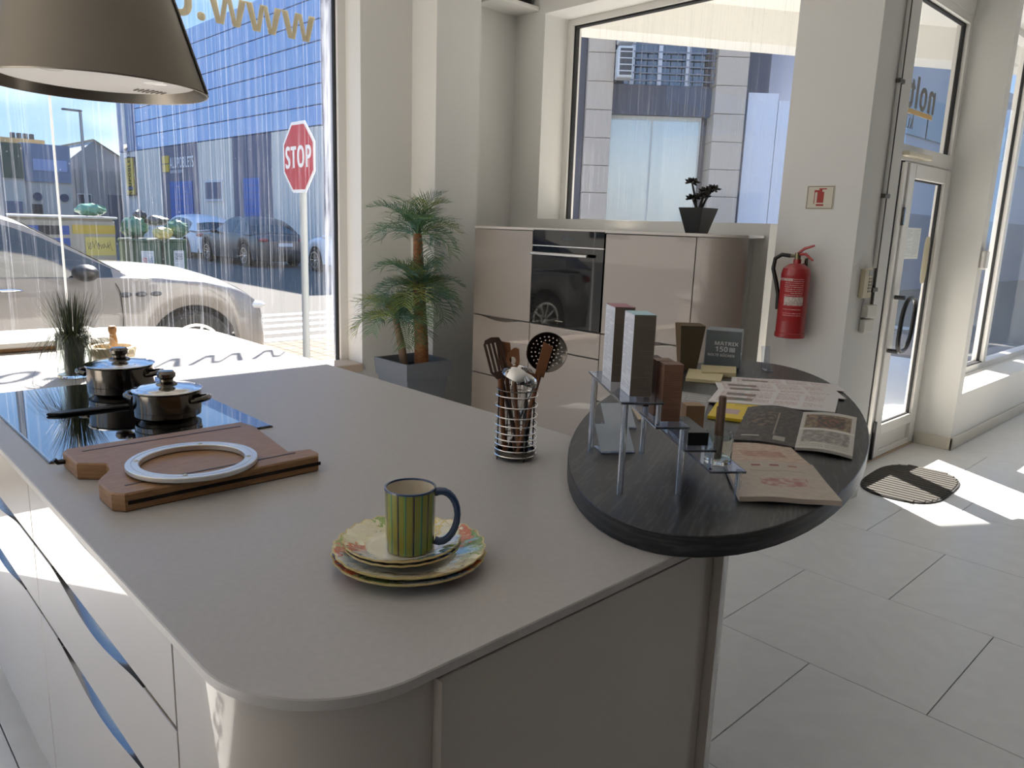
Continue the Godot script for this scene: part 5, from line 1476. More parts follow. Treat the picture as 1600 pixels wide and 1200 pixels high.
	for h: Vector3 in heads:
		b = Buf.new(); b.tube([Vector3(h.x * 0.15, 0, h.z * 0.15), Vector3(h.x * 0.5, h.y * 0.5, h.z * 0.5), h], [0.008, 0.007, 0.006], 8)
		obj("stem", b, dark, su)
		b = Buf.new()
		for k in 16:
			var a := TAU * k * 0.382
			var el := lerpf(-0.25, 1.0, k / 15.0)
			var d := Vector3(cos(a) * cos(el), sin(el), sin(a) * cos(el))
			var L := lerpf(0.058, 0.03, k / 15.0)
			b.tube([h, h + d * L * 0.5 + Vector3(0, 0.003, 0), h + d * L * 0.8, h + d * L + Vector3(0, 0.004, 0)], [0.004, 0.008, 0.0065, 0.001], 6)
		obj("rosette", b, dark, su)

func lump(b: Buf, c: Vector3, r: Vector3, sd: int, k := 0.18) -> void:
	var nz := FastNoiseLite.new(); nz.seed = sd; nz.frequency = 1.4
	var n := 18; var m := 10
	var P := []
	for j in m + 1:
		var a := -PI / 2 + PI * j / m
		for i in n + 1:
			var t := TAU * (i % n) / n
			var d := Vector3(cos(a) * cos(t), sin(a), cos(a) * sin(t))
			P.append(c + d * r * (1.0 + k * nz.get_noise_3dv(d * 1.6) * 1.8))
	for j in m:
		for i in n:
			b.quad(P[j * (n + 1) + i], P[(j + 1) * (n + 1) + i], P[(j + 1) * (n + 1) + i + 1], P[j * (n + 1) + i + 1])

func interp(tab: Array, x: float) -> Array:
	if x <= tab[0][0]: return tab[0].slice(1)
	for i in tab.size() - 1:
		if x <= tab[i + 1][0]:
			var t: float = (x - tab[i][0]) / (tab[i + 1][0] - tab[i][0])
			var o := []
			for k in range(1, tab[i].size()): o.append(lerpf(tab[i][k], tab[i + 1][k], t))
			return o
	return tab[tab.size() - 1].slice(1)

# A car along local x (nose at +x), ground at y = 0, width along z.
func car(called: String, label: String, at: Vector3, turn: float, paint: Material, hatch: bool, detailed: bool) -> Node3D:
	var t := thing(called, label, "car", at, turn)
	# x, shoulder y, centre-line y, half width
	var tab := [[-2.42, 0.55, 0.6, 0.62], [-2.36, 0.80, 0.86, 0.78], [-2.1, 0.98, 1.04, 0.89], [-1.2, 1.04, 1.1, 0.945], [0.0, 1.06, 1.12, 0.95], [1.1, 1.05, 1.13, 0.95], [1.45, 1.03, 1.115, 0.95], [1.8, 1.0, 1.08, 0.945], [2.06, 0.93, 1.0, 0.93], [2.25, 0.84, 0.92, 0.88], [2.40, 0.74, 0.8, 0.78], [2.48, 0.58, 0.62, 0.66], [2.5, 0.42, 0.45, 0.6]]
	var wheels := [1.68, -1.32]
	var b := Buf.new()
	var xs := []
	var N := 76
	for i in N + 1: xs.append(-2.42 + 4.92 * i / N)
	var rings := []
	for x: float in xs:
		var e := interp(tab, x)
		var yb := 0.24
		if x > 2.2: yb = 0.24 - (x - 2.2) * 0.15
		for w: float in wheels:
			var dx := absf(x - w)
			if dx < 0.42: yb = maxf(yb, 0.36 + sqrt(0.42 * 0.42 - dx * dx))
		var sh: float = e[0]; var top: float = e[1]; var w2: float = e[2]
		yb = minf(yb, sh - 0.06)
		var half := [Vector2(w2 * 0.955, yb), Vector2(w2 * 0.99, lerpf(yb, sh, 0.3)), Vector2(w2, lerpf(yb, sh, 0.6)), Vector2(w2 * 0.985, lerpf(yb, sh, 0.84)), Vector2(w2 * 0.95, sh - 0.012), Vector2(w2 * 0.90, sh + 0.012), Vector2(w2 * 0.62, lerpf(sh, top, 0.75)), Vector2(w2 * 0.3, top), Vector2(0, top + 0.005)]
		var ring := []
		for q: Vector2 in half: ring.append(Vector3(x, q.y, q.x))
		for k in range(half.size() - 2, -1, -1): ring.append(Vector3(x, half[k].y, -half[k].x))
		rings.append(ring)
	for i in N:
		for k in rings[0].size() - 1:
			b.quad(rings[i][k], rings[i + 1][k], rings[i + 1][k + 1], rings[i][k + 1])
	for e: int in [0, N]:
		var r: Array = rings[e]
		var c := Vector3(r[0].x, 0.4, 0)
		for k in r.size() - 1:
			if e == 0: b.tri(c, r[k], r[k + 1])
			else: b.tri(c, r[k + 1], r[k])
	obj("body", b, paint, t, 40)
	# cabin
	var rear := -2.25 if hatch else -1.75
	var roof := [[rear, 1.06], [rear + 0.35, 1.36], [-1.2 if hatch else -0.95, 1.56], [-0.4, 1.63], [0.1, 1.615], [0.45, 1.5], [1.15, 1.10]]
	var surf := func(x: float, s: float) -> Vector3:   # s: 0 belt .. 1 roof edge .. 2 centre line
		var yr: float = interp(roof, x)[0]
		var y0 := 1.03
		yr = maxf(yr, y0 + 0.02)
		if s <= 1.0: return Vector3(x, lerpf(y0, yr - 0.05, s), lerpf(0.90, 0.9 - 0.27 * (yr - 1.03) / 0.6, s))
		return Vector3(x, yr - 0.05 + 0.06 * sin((s - 1.0) * PI / 2), lerpf(0.9 - 0.27 * (yr - 1.03) / 0.6, 0.0, s - 1.0))
	b = Buf.new()
	var cx := []
	for i in 25: cx.append(lerpf(rear, 1.15, i / 24.0))
	for sd: float in [1.0, -1.0]:
		for i in 24:
			for k in 8:
				var p := []
				for e: Array in [[i, k], [i + 1, k], [i + 1, k + 1], [i, k + 1]]:
					var q: Vector3 = surf.call(cx[e[0]], e[1] * 0.25)
					p.append(Vector3(q.x, q.y, q.z * sd))
				if sd > 0: b.quad(p[0], p[1], p[2], p[3])
				else: b.quad(p[1], p[0], p[3], p[2])
	obj("cabin", b, paint, t, 40)
	var gl := hexm("car_glass", "1c2326", 0.04)
	gl.metallic_specular = 0.8
	var wins := [[rear + 0.55, -0.72, 0.06, 0.86], [-0.62, 1.02, 0.06, 0.9]] if detailed else [[rear + 0.5, -0.55, 0.08, 0.86], [-0.47, 0.95, 0.08, 0.86]]
	for sd: float in [1.0, -1.0]:
		for w: Array in wins:
			b = Buf.new()
			for i in 10:
				var p := []
				for e: Array in [[i, 0], [i + 1, 0], [i + 1, 1], [i, 1]]:
					var x: float = lerpf(w[0], w[1], e[0] / 10.0)
					var q: Vector3 = surf.call(x, w[2] if e[1] == 0 else w[3])
					p.append(Vector3(q.x, q.y, (q.z + 0.005) * sd))
				if sd > 0: b.quad(p[0], p[1], p[2], p[3])
				else: b.quad(p[1], p[0], p[3], p[2])
			obj("side_window", b, gl, t, 40)
	for w: Array in [[0.5, 1.13, "windscreen"], [rear + 0.03, rear + 0.33, "rear_window"]]:
		b = Buf.new()
		for sd: float in [1.0, -1.0]:
			for i in 4:
				for k in 4:
					var p := []
					for e: Array in [[i, k], [i + 1, k], [i + 1, k + 1], [i, k + 1]]:
						var q: Vector3 = surf.call(lerpf(w[0], w[1], e[0] / 4.0), 1.12 + 0.22 * e[1])
						p.append(Vector3(q.x, q.y + 0.006, q.z * sd) + Vector3(0.004 if w[0] > 0 else -0.006, 0, 0))
					if sd > 0: b.quad(p[0], p[1], p[2], p[3])
					else: b.quad(p[1], p[0], p[3], p[2])
		obj(w[2], b, gl, t, 40)
	# wheels
	var tyre := hexm("tyre", "1f2022", 0.85)
	for w: float in wheels:
		for sd: float in [1.0, -1.0]:
			b = Buf.new()
			b.xf = Transform3D(Basis(Vector3.RIGHT, PI / 2 * sd), Vector3(w, 0.36, sd * 0.83))
			b.lathe([Vector2(0.25, -0.1), Vector2(0.33, -0.11), Vector2(0.36, -0.08), Vector2(0.36, 0.08), Vector2(0.33, 0.11), Vector2(0.25, 0.1), Vector2(0.25, -0.1)], 36)
			var tw := obj("wheel", b, tyre, t, 35)
			b = Buf.new()
			b.xf = Transform3D(Basis(Vector3.RIGHT, PI / 2 * sd), Vector3(w, 0.36, sd * 0.83))
			b.lathe([Vector2(0, 0.06), Vector2(0.05, 0.075), Vector2(0.06, 0.06), Vector2(0.06, 0.03)], 16)
			b.lathe([Vector2(0.225, 0.03), Vector2(0.225, 0.1), Vector2(0.25, 0.1)], 32)
			for k in 10:
				var keep := b.xf
				b.xf = keep * Transform3D(Basis(Vector3.UP, TAU * k / 10.0), Vector3.ZERO)
				b.box(Vector3(0.14, 0.062, 0), Vector3(0.19, 0.025, 0.022))
				b.xf = keep
			obj("rim", b, M.steel, tw, 35)
			b = Buf.new()
			b.xf = Transform3D(Basis(Vector3.RIGHT, PI / 2 * sd), Vector3(w, 0.36, sd * 0.83))
			b.lathe([Vector2(0, 0.02), Vector2(0.25, 0.02)], 24)
			obj("hub_disc", b, hexm("brake_dark", "2c2d2f", 0.6), tw, 35)
		b = Buf.new(); b.box(Vector3(w, 0.5, 0), Vector3(0.8, 0.5, 1.45)); obj("wheel_well", b, M.black_gap, t, 0)
	b = Buf.new(); b.box(Vector3(0, 0.3, 0), Vector3(4.6, 0.2, 1.6)); obj("underbody", b, M.black_gap, t, 0)
	var red := hexm("tail_red", "8a1c1c", 0.2)
	var lampm := hexm("head_lamp", "aeb4ba", 0.08)
	for sd: float in [1.0, -1.0]:
		b = Buf.new(); b.ball(Vector3(-2.27, 0.88, 0.68 * sd), Vector3(0.14, 0.07, 0.17), 14, 8); obj("tail_lamp", b, red, t)
		b = Buf.new(); b.ball(Vector3(2.28, 0.74, 0.73 * sd), Vector3(0.17, 0.05, 0.12), 14, 8); obj("head_lamp", b, lampm, t)
		b = Buf.new(); b.ball(Vector3(0.78, 1.09, 1.02 * sd), Vector3(0.1, 0.07, 0.13), 16, 10); b.box(Vector3(0.78, 1.04, 0.92 * sd), Vector3(0.05, 0.03, 0.14)); obj("mirror", b, M.black if detailed else paint, t)
	b = Buf.new(); b.box(Vector3(-2.415, 0.74, 0), Vector3(0.02, 0.11, 0.5)); obj("number_plate", b, hexm("plate_white", "d5d6d6", 0.5), t, 0)
	if detailed:
		for k in 3:
			b = Buf.new(); b.ball(Vector3(1.10 + k * 0.125, 0.895, 0.944), Vector3(0.05, 0.022, 0.012), 16, 8)
			obj("fender_vent", b, hexm("vent_dark", "2b3138", 0.3), t)
		b = Buf.new(); b.ball(Vector3(0.24, 0.955, 0.945), Vector3(0.11, 0.02, 0.028), 16, 8); obj("door_handle", b, M.chrome, t)
		var seam := []
		for e: Array in [[0.96, 1.055], [1.03, 1.0], [1.06, 0.9], [1.065, 0.7], [1.05, 0.4]]: seam.append(Vector3(e[0], e[1], 0.0))
		b = Buf.new()
		for i in seam.size() - 1:
			for k in 4:
				var q0: Vector3 = seam[i].lerp(seam[i + 1], k / 4.0); var q1: Vector3 = seam[i].lerp(seam[i + 1], (k + 1) / 4.0)
				var z0 := 0.947 if q0.y < 0.95 else lerpf(0.947, 0.86, (q0.y - 0.95) / 0.11)
				var z1 := 0.947 if q1.y < 0.95 else lerpf(0.947, 0.86, (q1.y - 0.95) / 0.11)
				b.tube([Vector3(q0.x, q0.y, z0), Vector3(q1.x, q1.y, z1)], 0.004, 5)
		obj("door_seam", b, M.black_gap, t)
		b = Buf.new(); b.box(Vector3(2.46, 0.55, 0), Vector3(0.06, 0.2, 0.8), 0.02); obj("grille", b, M.black, t, 0)
		b = Buf.new(); b.ball(Vector3(0.2, 1.2, 0.4), Vector3(0.12, 0.28, 0.2), 12, 8); b.ball(Vector3(0.2, 1.2, -0.4), Vector3(0.12, 0.28, 0.2), 12, 8); obj("seat_back", b, M.black, t)
	return t

func outside_street() -> void:
	var G := -0.12
	var asphalt := hexm("asphalt", "ffffff", 0.9)
	tri_tex(asphalt, noise_tex(256, 0.35, Color("5b5956"), Color("6f6d69"), 3), Vector3(1.2, 1.2, 1.2))
	asphalt.metallic_specular = 0.15
	var rd := bxs([[Vector3(-60, G - 0.3, -90), Vector3(90, G, -5.01)], [Vector3(-60, G - 0.3, -5.01), Vector3(-5.3, G, 60)], [Vector3(4.8, G - 0.3, -5.01), Vector3(90, G, -2.05)], [Vector3(10.8, G - 0.3, -2.05), Vector3(90, G, 60)]])
	struct("road", rd, asphalt, "grey asphalt street outside the shop", "road")
	# kerb-side pavers by the window
	var pv := struct("pavement", bxs([[Vector3(2.9, G, -9.02), Vector3(6.3, G + 0.012, -5.02)]]), hexm("paver_joint", "5a544c", 0.9), "beige paved corner outside the shop window", "pavement")
	var pm := hexm("paver", "83786a", 0.85)
	var pm2 := hexm("paver_light", "8f8373", 0.85)
	pm.metallic_specular = 0.15; pm2.metallic_specular = 0.15; M.paver_joint.metallic_specular = 0.15
	var b := Buf.new(); b.box(Vector3(0, 0.02, 0), Vector3(0.194, 0.02, 0.194), 0.004)
	var me := b.mesh(0)
	for i in 13:
		for j in 20:
			inst("paver", me, pm if (i * 7 + j * 3) % 5 else pm2, pv).position = Vector3(3.0 + i * 0.2, G, -8.92 + j * 0.2)
	# entrance pavement in front of the door
	var pv2 := struct("pavement", bxs([[Vector3(4.8, G, -4.9), Vector3(13.0, -0.03, -2.05)]]), hexm("porch_paving", "7d6d62", 0.8), "pinkish paving under the porch outside the door", "pavement")
	b = Buf.new(); b.box(Vector3(0, -0.026, 0), Vector3(0.29, 0.008, 0.144), 0.002)
	me = b.mesh(0)
	for i in 20:
		for j in 14:
			inst("paver", me, hexm("paver_pink", "9b8375", 0.8) if (i + j) % 3 else hexm("paver_pink_light", "a38d7f", 0.8), pv2).position = Vector3(5.5 + i * 0.3, 0, -4.35 + j * 0.15 + (i % 2) * 0.075)
	# road markings
	var mk := hexm("marking", "b4b3af", 0.8)
	mk.metallic_specular = 0.15
	for k in 5:
		tag(obj("road_marking", bxs([[Vector3(3.2, G, -9.5 - k * 0.62), Vector3(9.5, G + 0.004, -9.22 - k * 0.62)]]), mk, null, 0), "white painted stripe of the crossing beside the stop sign", "road marking", "crossing stripes beside the stop sign")
	for k in 6:
		tag(obj("road_marking", bxs([[Vector3(9.5 + k * 1.0, G, -7.6), Vector3(10.0 + k * 1.0, G + 0.004, -4.9)]]), mk, null, 0), "white painted stripe of the crossing outside the door", "road marking", "crossing stripes outside the door")
	# the parked silver car
	var silver := hexm("car_silver", "73706e", 0.42, 0.15)
	silver.clearcoat_enabled = true; silver.clearcoat_roughness = 0.03
	car("parked_car", "silver car parked right outside the shop window", Vector3(1.0, G, -7.93), 0.0, silver, true, true)
	var wh := hexm("car_white", "cdd3da", 0.3); wh.clearcoat_enabled = true
	var bk := hexm("car_black", "15181d", 0.25); bk.clearcoat_enabled = true
	car("parked_car", "white hatchback parked along the blue facade", Vector3(12.0, G, -30.9), PI / 2, wh, true, false)
	car("parked_car", "black saloon parked along the blue facade behind the hatchback", Vector3(11.9, G, -25.6), PI / 2, bk, false, false)
	car("parked_car", "white car parked behind the black saloon", Vector3(12.9, G, -19.8), PI / 2, wh, true, false)
	# stop sign
	var st := thing("stop_sign", "red octagonal STOP sign on a grey post outside the window", "sign", Vector3(3.36, G, -6.2))
	b = Buf.new(); b.tube([Vector3(0, 0, 0), Vector3(0, 2.35, 0)], 0.032, 16); obj("post", b, hexm("galvanised", "8b9092", 0.6), st)
	var head := Node3D.new(); head.name = "head"; st.add_child(head)
	head.position = Vector3(0, 2.10, 0); head.rotation.y = deg_to_rad(-92.0)
	for e: Array in [[0.32, 0.0, "border", hexm("sign_white", "e4e4e2", 0.5)], [0.29, 0.003, "face", hexm("stop_red", "b3242b", 0.5)]]:
		var oc := PackedVector2Array()
		for k in 8: oc.append(Vector2(cos(TAU * (k + 0.5) / 8), sin(TAU * (k + 0.5) / 8)) * e[0])
		b = Buf.new(); b.xf = Transform3D(Basis(Vector3(1, 0, 0), Vector3(0, 0, 1), Vector3(0, -1, 0)), Vector3(0, 0, 0.035))
		b.prism(oc, e[1] - 0.004, e[1] + 0.002)
		obj(e[2], b, e[3], head, 0)
	lettering("print", "STOP", 0.25, M.sign_white, head, Vector3(0, 0, 0.0415), Vector3.ZERO, true, 0.82)
	# lamp posts
	for e: Array in [[Vector3(7.75, G, -29.2), 4.85, "tall street lamp beyond the warehouses"], [Vector3(2.62, G, -14.6), 6.5, "pale lamp post behind the silver car"]]:
		var lp := thing("street_lamp", e[2], "street lamp", e[0])
		b = Buf.new(); b.tube([Vector3(0, 0, 0), Vector3(0, e[1], 0)], [0.07, 0.045], 10); obj("post", b, hexm("lamp_post", "8f9296", 0.5, 0.4), lp)
		b = Buf.new(); b.box(Vector3(-0.25, e[1], 0), Vector3(0.6, 0.06, 0.16), 0.02); obj("lamp_head", b, hexm("lamp_head", "5b5e62", 0.5), lp, 0)
	# containers with rubbish
	var gn := hexm("bin_green", "3c5a46", 0.6)
	for e: Array in [[Vector3(5.1, G, -15.9), "green wheeled bin with a round-symbol notice", 0], [Vector3(5.64, G, -16.05), "green wheeled bin with a scrawled notice", 1]]:
		var c := thing("rubbish_bin", e[1], "bin", e[0], 0.3, "green bins in the street")
		b = Buf.new()
		b.prism(PackedVector2Array([Vector2(-0.24, -0.3), Vector2(0.24, -0.3), Vector2(0.25, 0.28), Vector2(-0.25, 0.28)]), 0.06, 1.06, 0.02)
		obj("body", b, gn, c, 0)
		b = Buf.new(); b.box(Vector3(0, 1.08, 0), Vector3(0.54, 0.05, 0.64), 0.015); obj("rim", b, gn, c, 0)
		for k in 3: obj("rib", bxs([[Vector3(-0.2 + k * 0.2 - 0.01, 0.2, 0.28), Vector3(-0.2 + k * 0.2 + 0.01, 1.02, 0.295)]]), gn, c, 0)
		for k in 2:
			b = Buf.new(); b.xf = Transform3D(Basis(Vector3.FORWARD, PI / 2), Vector3(-0.22 + 0.44 * k, 0.09, -0.2)); b.lathe([Vector2(0, -0.02), Vector2(0.09, -0.02), Vector2(0.09, 0.02), Vector2(0, 0.02)], 14); obj("wheel", b, M.black, c)
		var nt := print_mat("bin_notice_%d" % e[2], 71 + e[2], Color("c9ced2"), Color("7c8388"), [[Rect2(0.08, 0.35, 0.36, 0.3), Color("a84a4a"), Color("c9ced2")], [Rect2(0.55, 0.35, 0.36, 0.3), Color("5a6f8c"), Color("c9ced2")]] if e[2] == 0 else [[Rect2(0.1, 0.15, 0.8, 0.35), Color("c9ced2"), Color("5d646a")]], 2, 12)
		obj("notice", printed_sheet(Vector3(-0.2 if e[2] == 0 else -0.06, 0.52, 0.3), Vector3(0.27 if e[2] == 0 else 0.24, 0, 0), Vector3(0, 0.36, 0)), nt, c, 0)
	var bags := [[Vector3(5.02, 1.19, -15.95), Vector3(0.24, 0.2, 0.24), "3f6f54", "green"], [Vector3(4.30, 1.50, -16.0), Vector3(0.26, 0.11, 0.2), "5f8f76", "pale green"], [Vector3(5.2, 1.42, -16.15), Vector3(0.13, 0.1, 0.13), "23262a", "black"], [Vector3(5.43, 1.10, -15.6), Vector3(0.19, 0.12, 0.16), "b8ad62", "yellow"], [Vector3(5.55, 1.33, -16.3), Vector3(0.25, 0.1, 0.18), "3b3b3d", "dark grey"], [Vector3(5.83, 1.18, -15.95), Vector3(0.22, 0.17, 0.22), "466b50", "mossy green"]]
	for k in bags.size():
		var e: Array = bags[k]
		b = Buf.new(); lump(b, Vector3.ZERO, e[1], 40 + k)
		var bm := hexm("bag_" + e[2], e[2], 0.22)
		var o := obj("rubbish_bag", b, bm, null, 50); o.position = e[0]
		tag(o, "%s rubbish bag heaped on the overflowing containers" % e[3], "rubbish bag", "rubbish bags on the containers")
	var rc := thing("recycling_container", "beige recycling container with a scribbled yellow panel and blue panels", "container", Vector3(3.46, G, -16.2), 0.28)
	var bg := hexm("bin_beige", "a59d8b", 0.6)
	b = Buf.new(); b.box(Vector3(0, 0.74, 0), Vector3(2.3, 1.42, 1.1), 0.05); obj("body", b, bg, rc, 0)
	b = Buf.new(); b.box(Vector3(0, 1.475, 0), Vector3(2.36, 0.05, 1.16), 0.02); obj("lid", b, hexm("bin_lid", "c9c4b8", 0.5), rc, 0)
	obj("yellow_panel", printed_sheet(Vector3(0.52, 0.78, 0.556), Vector3(0.58, 0, 0), Vector3(0, 0.34, 0)), scribble(), rc, 0)
	obj("yellow_band", bxs([[Vector3(0.3, 1.18, 0.55), Vector3(1.12, 1.34, 0.558)]]), hexm("band_yellow", "bfa23a", 0.6), rc, 0)
	obj("blue_panel", bxs([[Vector3(-0.1, 0.8, 0.55), Vector3(0.24, 1.1, 0.558)]]), hexm("panel_blue", "2d4f95", 0.6), rc, 0)
	obj("slot", bxs([[Vector3(-0.3, 1.16, 0.55), Vector3(0.1, 1.32, 0.556)]]), hexm("slot_black", "23262c", 0.8), rc, 0)
	obj("blue_band", bxs([[Vector3(-0.6, 1.16, 0.55), Vector3(-0.3, 1.32, 0.558)]]), M.panel_blue, rc, 0)
	obj("blue_band", bxs([[Vector3(0.1, 1.16, 0.55), Vector3(0.24, 1.32, 0.558)]]), M.panel_blue, rc, 0)

func scribble() -> StandardMaterial3D:
	var im := Image.create(256, 160, false, Image.FORMAT_RGB8)
	im.fill(Color("cdbb66"))
	var rng := RandomNumberGenerator.new(); rng.seed = 17
	var p := Vector2(20, 60)
	for i in 46:
		var q := Vector2(20 + i * 4.6 + rng.randf_range(-6, 10), 75 + rng.randf_range(-45, 40))
		for s in 40:
			var r := p.lerp(q, s / 40.0)
			im.fill_rect(Rect2i(int(r.x), int(r.y), 3, 3), Color("4a4630"))
		p = q
	var m := mat("scribble", Color.WHITE, 0.6)
	m.albedo_texture = ImageTexture.create_from_image(im)
	return m

func outside_buildings() -> void:
	var G := -0.12
	# long building across the street, facade on x = 15
	var fb := thing("panelled_building", "long warehouse with a blue glass panelled upper facade across the street", "building")
	var blue := hexm("facade_blue", "8fb0de", 0.12)
	blue.metallic_specular = 0.7
	var conc := hexm("facade_grey", "e2ddd4", 0.8)
	var navy := hexm("facade_navy", "696c7f", 0.7)
	obj("body", bxs([[Vector3(15.12, G, -49.2), Vector3(32, 10.0, -26.3)]]), hexm("facade_joint", "3d4a66", 0.8), fb, 0)
	obj("wall", bxs([[Vector3(15.0, G, -46.7), Vector3(15.13, 4.86, -42.8)], [Vector3(15.0, G, -37.8), Vector3(15.13, 4.86, -34.0)], [Vector3(15.0, G, -30.2), Vector3(15.13, 4.86, -26.3)]]), conc, fb, 0)
	obj("dark_wall", bxs([[Vector3(15.02, G, -42.78), Vector3(15.13, 4.86, -37.82)], [Vector3(15.02, G, -33.98), Vector3(15.13, 4.86, -30.22)]]), navy, fb, 0)
	obj("end_wall", bxs([[Vector3(14.98, G, -49.2), Vector3(15.13, 4.86, -46.72)]]), hexm("facade_lilac", "e0dcd6", 0.8), fb, 0)
	obj("end_tower", bxs([[Vector3(14.95, 4.88, -49.2), Vector3(15.13, 10.0, -46.6)]]), hexm("facade_slate", "7486a8", 0.5), fb, 0)
	obj("end_window", bxs([[Vector3(14.94, 4.95, -48.3), Vector3(14.99, 9.8, -47.7)]]), hexm("end_glass", "6d7278", 0.06, 0.95), fb, 0)
	var pb := Buf.new(); pb.box(Vector3.ZERO, Vector3(0.06, 0.70, 1.25), 0.01)
	var pm := pb.mesh(0)
	for r in 7:
		for c in 16:
			inst("glass_panel", pm, blue if (r * 5 + c * 3) % 4 else hexm("facade_blue_pale", "93b2e2", 0.12), fb).position = Vector3(15.08, 5.27 + r * 0.735, -26.95 - c * 1.28)
	for e: Array in [[-41.65, -38.7], [-32.96, -31.4]]:
		var d := obj("roller_door", bxs([[Vector3(14.99, G, e[0]), Vector3(15.05, 3.12, e[1])]]), hexm("door_blue", "2f66b4", 0.45), fb, 0)
		for k in 10: obj("slat_line", bxs([[Vector3(14.984, 0.1 + k * 0.3, e[0]), Vector3(14.992, 0.115 + k * 0.3, e[1])]]), navy, d, 0)
	var rib := Buf.new()
	for e: Array in [[-46.6, -42.9], [-37.7, -34.1], [-30.1, -26.4]]:
		var z: float = e[0]
		while z < e[1]:
			rib.box(Vector3(14.99, 2.37, z), Vector3(0.03, 4.98, 0.06)); z += 0.3
	var ro := obj("wall_ribs", rib, conc, fb, 0); ro.set_meta("kind", "stuff")
	obj("poster_board", bxs([[Vector3(14.93, 2.15, -37.0), Vector3(14.97, 3.1, -35.05)]]), hexm("poster_white", "cfd3da", 0.6), fb, 0)
	obj("poster", bxs([[Vector3(14.915, 2.25, -36.9), Vector3(14.931, 3.0, -36.1)], [Vector3(14.915, 2.25, -36.0), Vector3(14.931, 3.0, -35.15)]]), navy, fb, 0)
	var yl := hexm("alu_yellow", "d8b53a", 0.6)
	obj("logo_square", bxs([[Vector3(14.97, 3.62, -42.5), Vector3(15.03, 4.0, -41.6)], [Vector3(14.97, 4.05, -42.5), Vector3(15.03, 4.42, -41.6)]]), yl, fb, 0)
	lettering("lettering", "ALUPOBLETS", 0.72, hexm("letter_white", "dfe2e8", 0.6), fb, Vector3(14.98, 4.02, -41.45), Vector3(0, -90, 0), true, 0.72, true)
	lettering("lettering", "aluminium carpentry", 0.26, M.letter_white, fb, Vector3(14.98, 3.62, -41.45), Vector3(0, -90, 0), false, 0.72, true)
	var ys := thing("vertical_sign", "tall yellow sign with vertical lettering on the lilac wall", "sign", Vector3(14.9, 3.5, -47.3))
	obj("board", bxs([[Vector3(-0.03, -1.05, -0.75), Vector3(0.05, 1.05, 0.75)]]), hexm("sign_frame", "3c3a36", 0.6), ys, 0)
	obj("face", bxs([[Vector3(-0.045, -1.0, -0.68), Vector3(-0.03, 1.0, 0.68)]]), yl, ys, 0)
	lettering("lettering", "ALUPOBLETS", 0.62, hexm("sign_ink", "2e2a22", 0.6), ys, Vector3(-0.05, 0.15, 0), Vector3(90, -90, 0), true, 0.66).rotation_degrees = Vector3(0, -90, 90)
	obj("badge", bxs([[Vector3(-0.05, -0.75, -0.5), Vector3(-0.044, -0.55, 0.5)]]), navy, ys, 0)
	# low buildings at the end of the street
	var gw := thing("gabled_warehouse", "grey corrugated warehouse with a gable at the end of the street", "building", Vector3(0, G, 0))
	var b := Buf.new()
	b.xf = Transform3D(Basis(Vector3(1, 0, 0), Vector3(0, 0, 1), Vector3(0, -1, 0)) , Vector3.ZERO)
	b.xf = Transform3D(Basis(Vector3(1, 0, 0), Vector3(0, 0, -1), Vector3(0, 1, 0)), Vector3(0, 0, -50))
	b.prism(PackedVector2Array([Vector2(12.3, 0), Vector2(16.6, 0), Vector2(16.6, 3.9), Vector2(13.85, 5.6), Vector2(12.3, 4.3)]), 0.0, 14.0)
	obj("wall", b, hexm("warehouse_grey", "a09f9e", 0.8), gw, 0)
	rib = Buf.new()
	for k in 14: rib.box(Vector3(12.5 + k * 0.28, 2.0, -49.97), Vector3(0.05, 3.9, 0.06))
	ro = obj("wall_ribs", rib, M.warehouse_grey, gw, 0); ro.set_meta("kind", "stuff")
	b = Buf.new()
	b.quad(Vector3(13.8, 5.7, -49.8), Vector3(16.9, 3.8, -49.8), Vector3(16.9, 3.8, -64), Vector3(13.8, 5.7, -64))
	b.quad(Vector3(13.8, 5.62, -49.8), Vector3(13.8, 5.62, -64), Vector3(16.9, 3.72, -64), Vector3(16.9, 3.72, -49.8))
	obj("roof", b, hexm("roof_cream", "cfc8ba", 0.8), gw, 0)
	var wn := obj("window", bxs([[Vector3(12.75, 1.9, -49.9), Vector3(13.5, 2.6, -50.0)]]), M.frame_white, gw, 0)
	for k in 2: obj("pane", bxs([[Vector3(12.8 + k * 0.36, 1.95, -49.88), Vector3(13.1 + k * 0.36, 2.55, -49.95)]]), hexm("far_glass", "6d7278", 0.06, 0.95), wn, 0)
	obj("gate", bxs([[Vector3(14.4, 0, -49.9), Vector3(15.6, 2.6, -50)]]), hexm("gate_grey", "5f6572", 0.7), gw, 0)
	var sb := thing("sign_fronted_shed", "low shed with a pale lettered sign board on a blue-grey front", "building", Vector3(0, G, 0))
	obj("wall", bxs([[Vector3(10.0, 0, -49.0), Vector3(12.28, 3.1, -56)]]), hexm("shed_grey", "c9c3b8", 0.8), sb, 0)
	obj("fascia", bxs([[Vector3(9.95, 3.1, -48.9), Vector3(12.3, 5.1, -49.6)]]), hexm("fascia_blue", "8892a6", 0.7), sb, 0)
	obj("sign_board", bxs([[Vector3(10.45, 3.7, -48.86), Vector3(12.1, 4.3, -48.9)]]), hexm("sign_pale", "aab6d6", 0.7), sb, 0)
	obj("door", bxs([[Vector3(10.25, 0, -48.95), Vector3(10.75, 1.9, -49.0)]]), hexm("shed_door", "3b3a3a", 0.7), sb, 0)
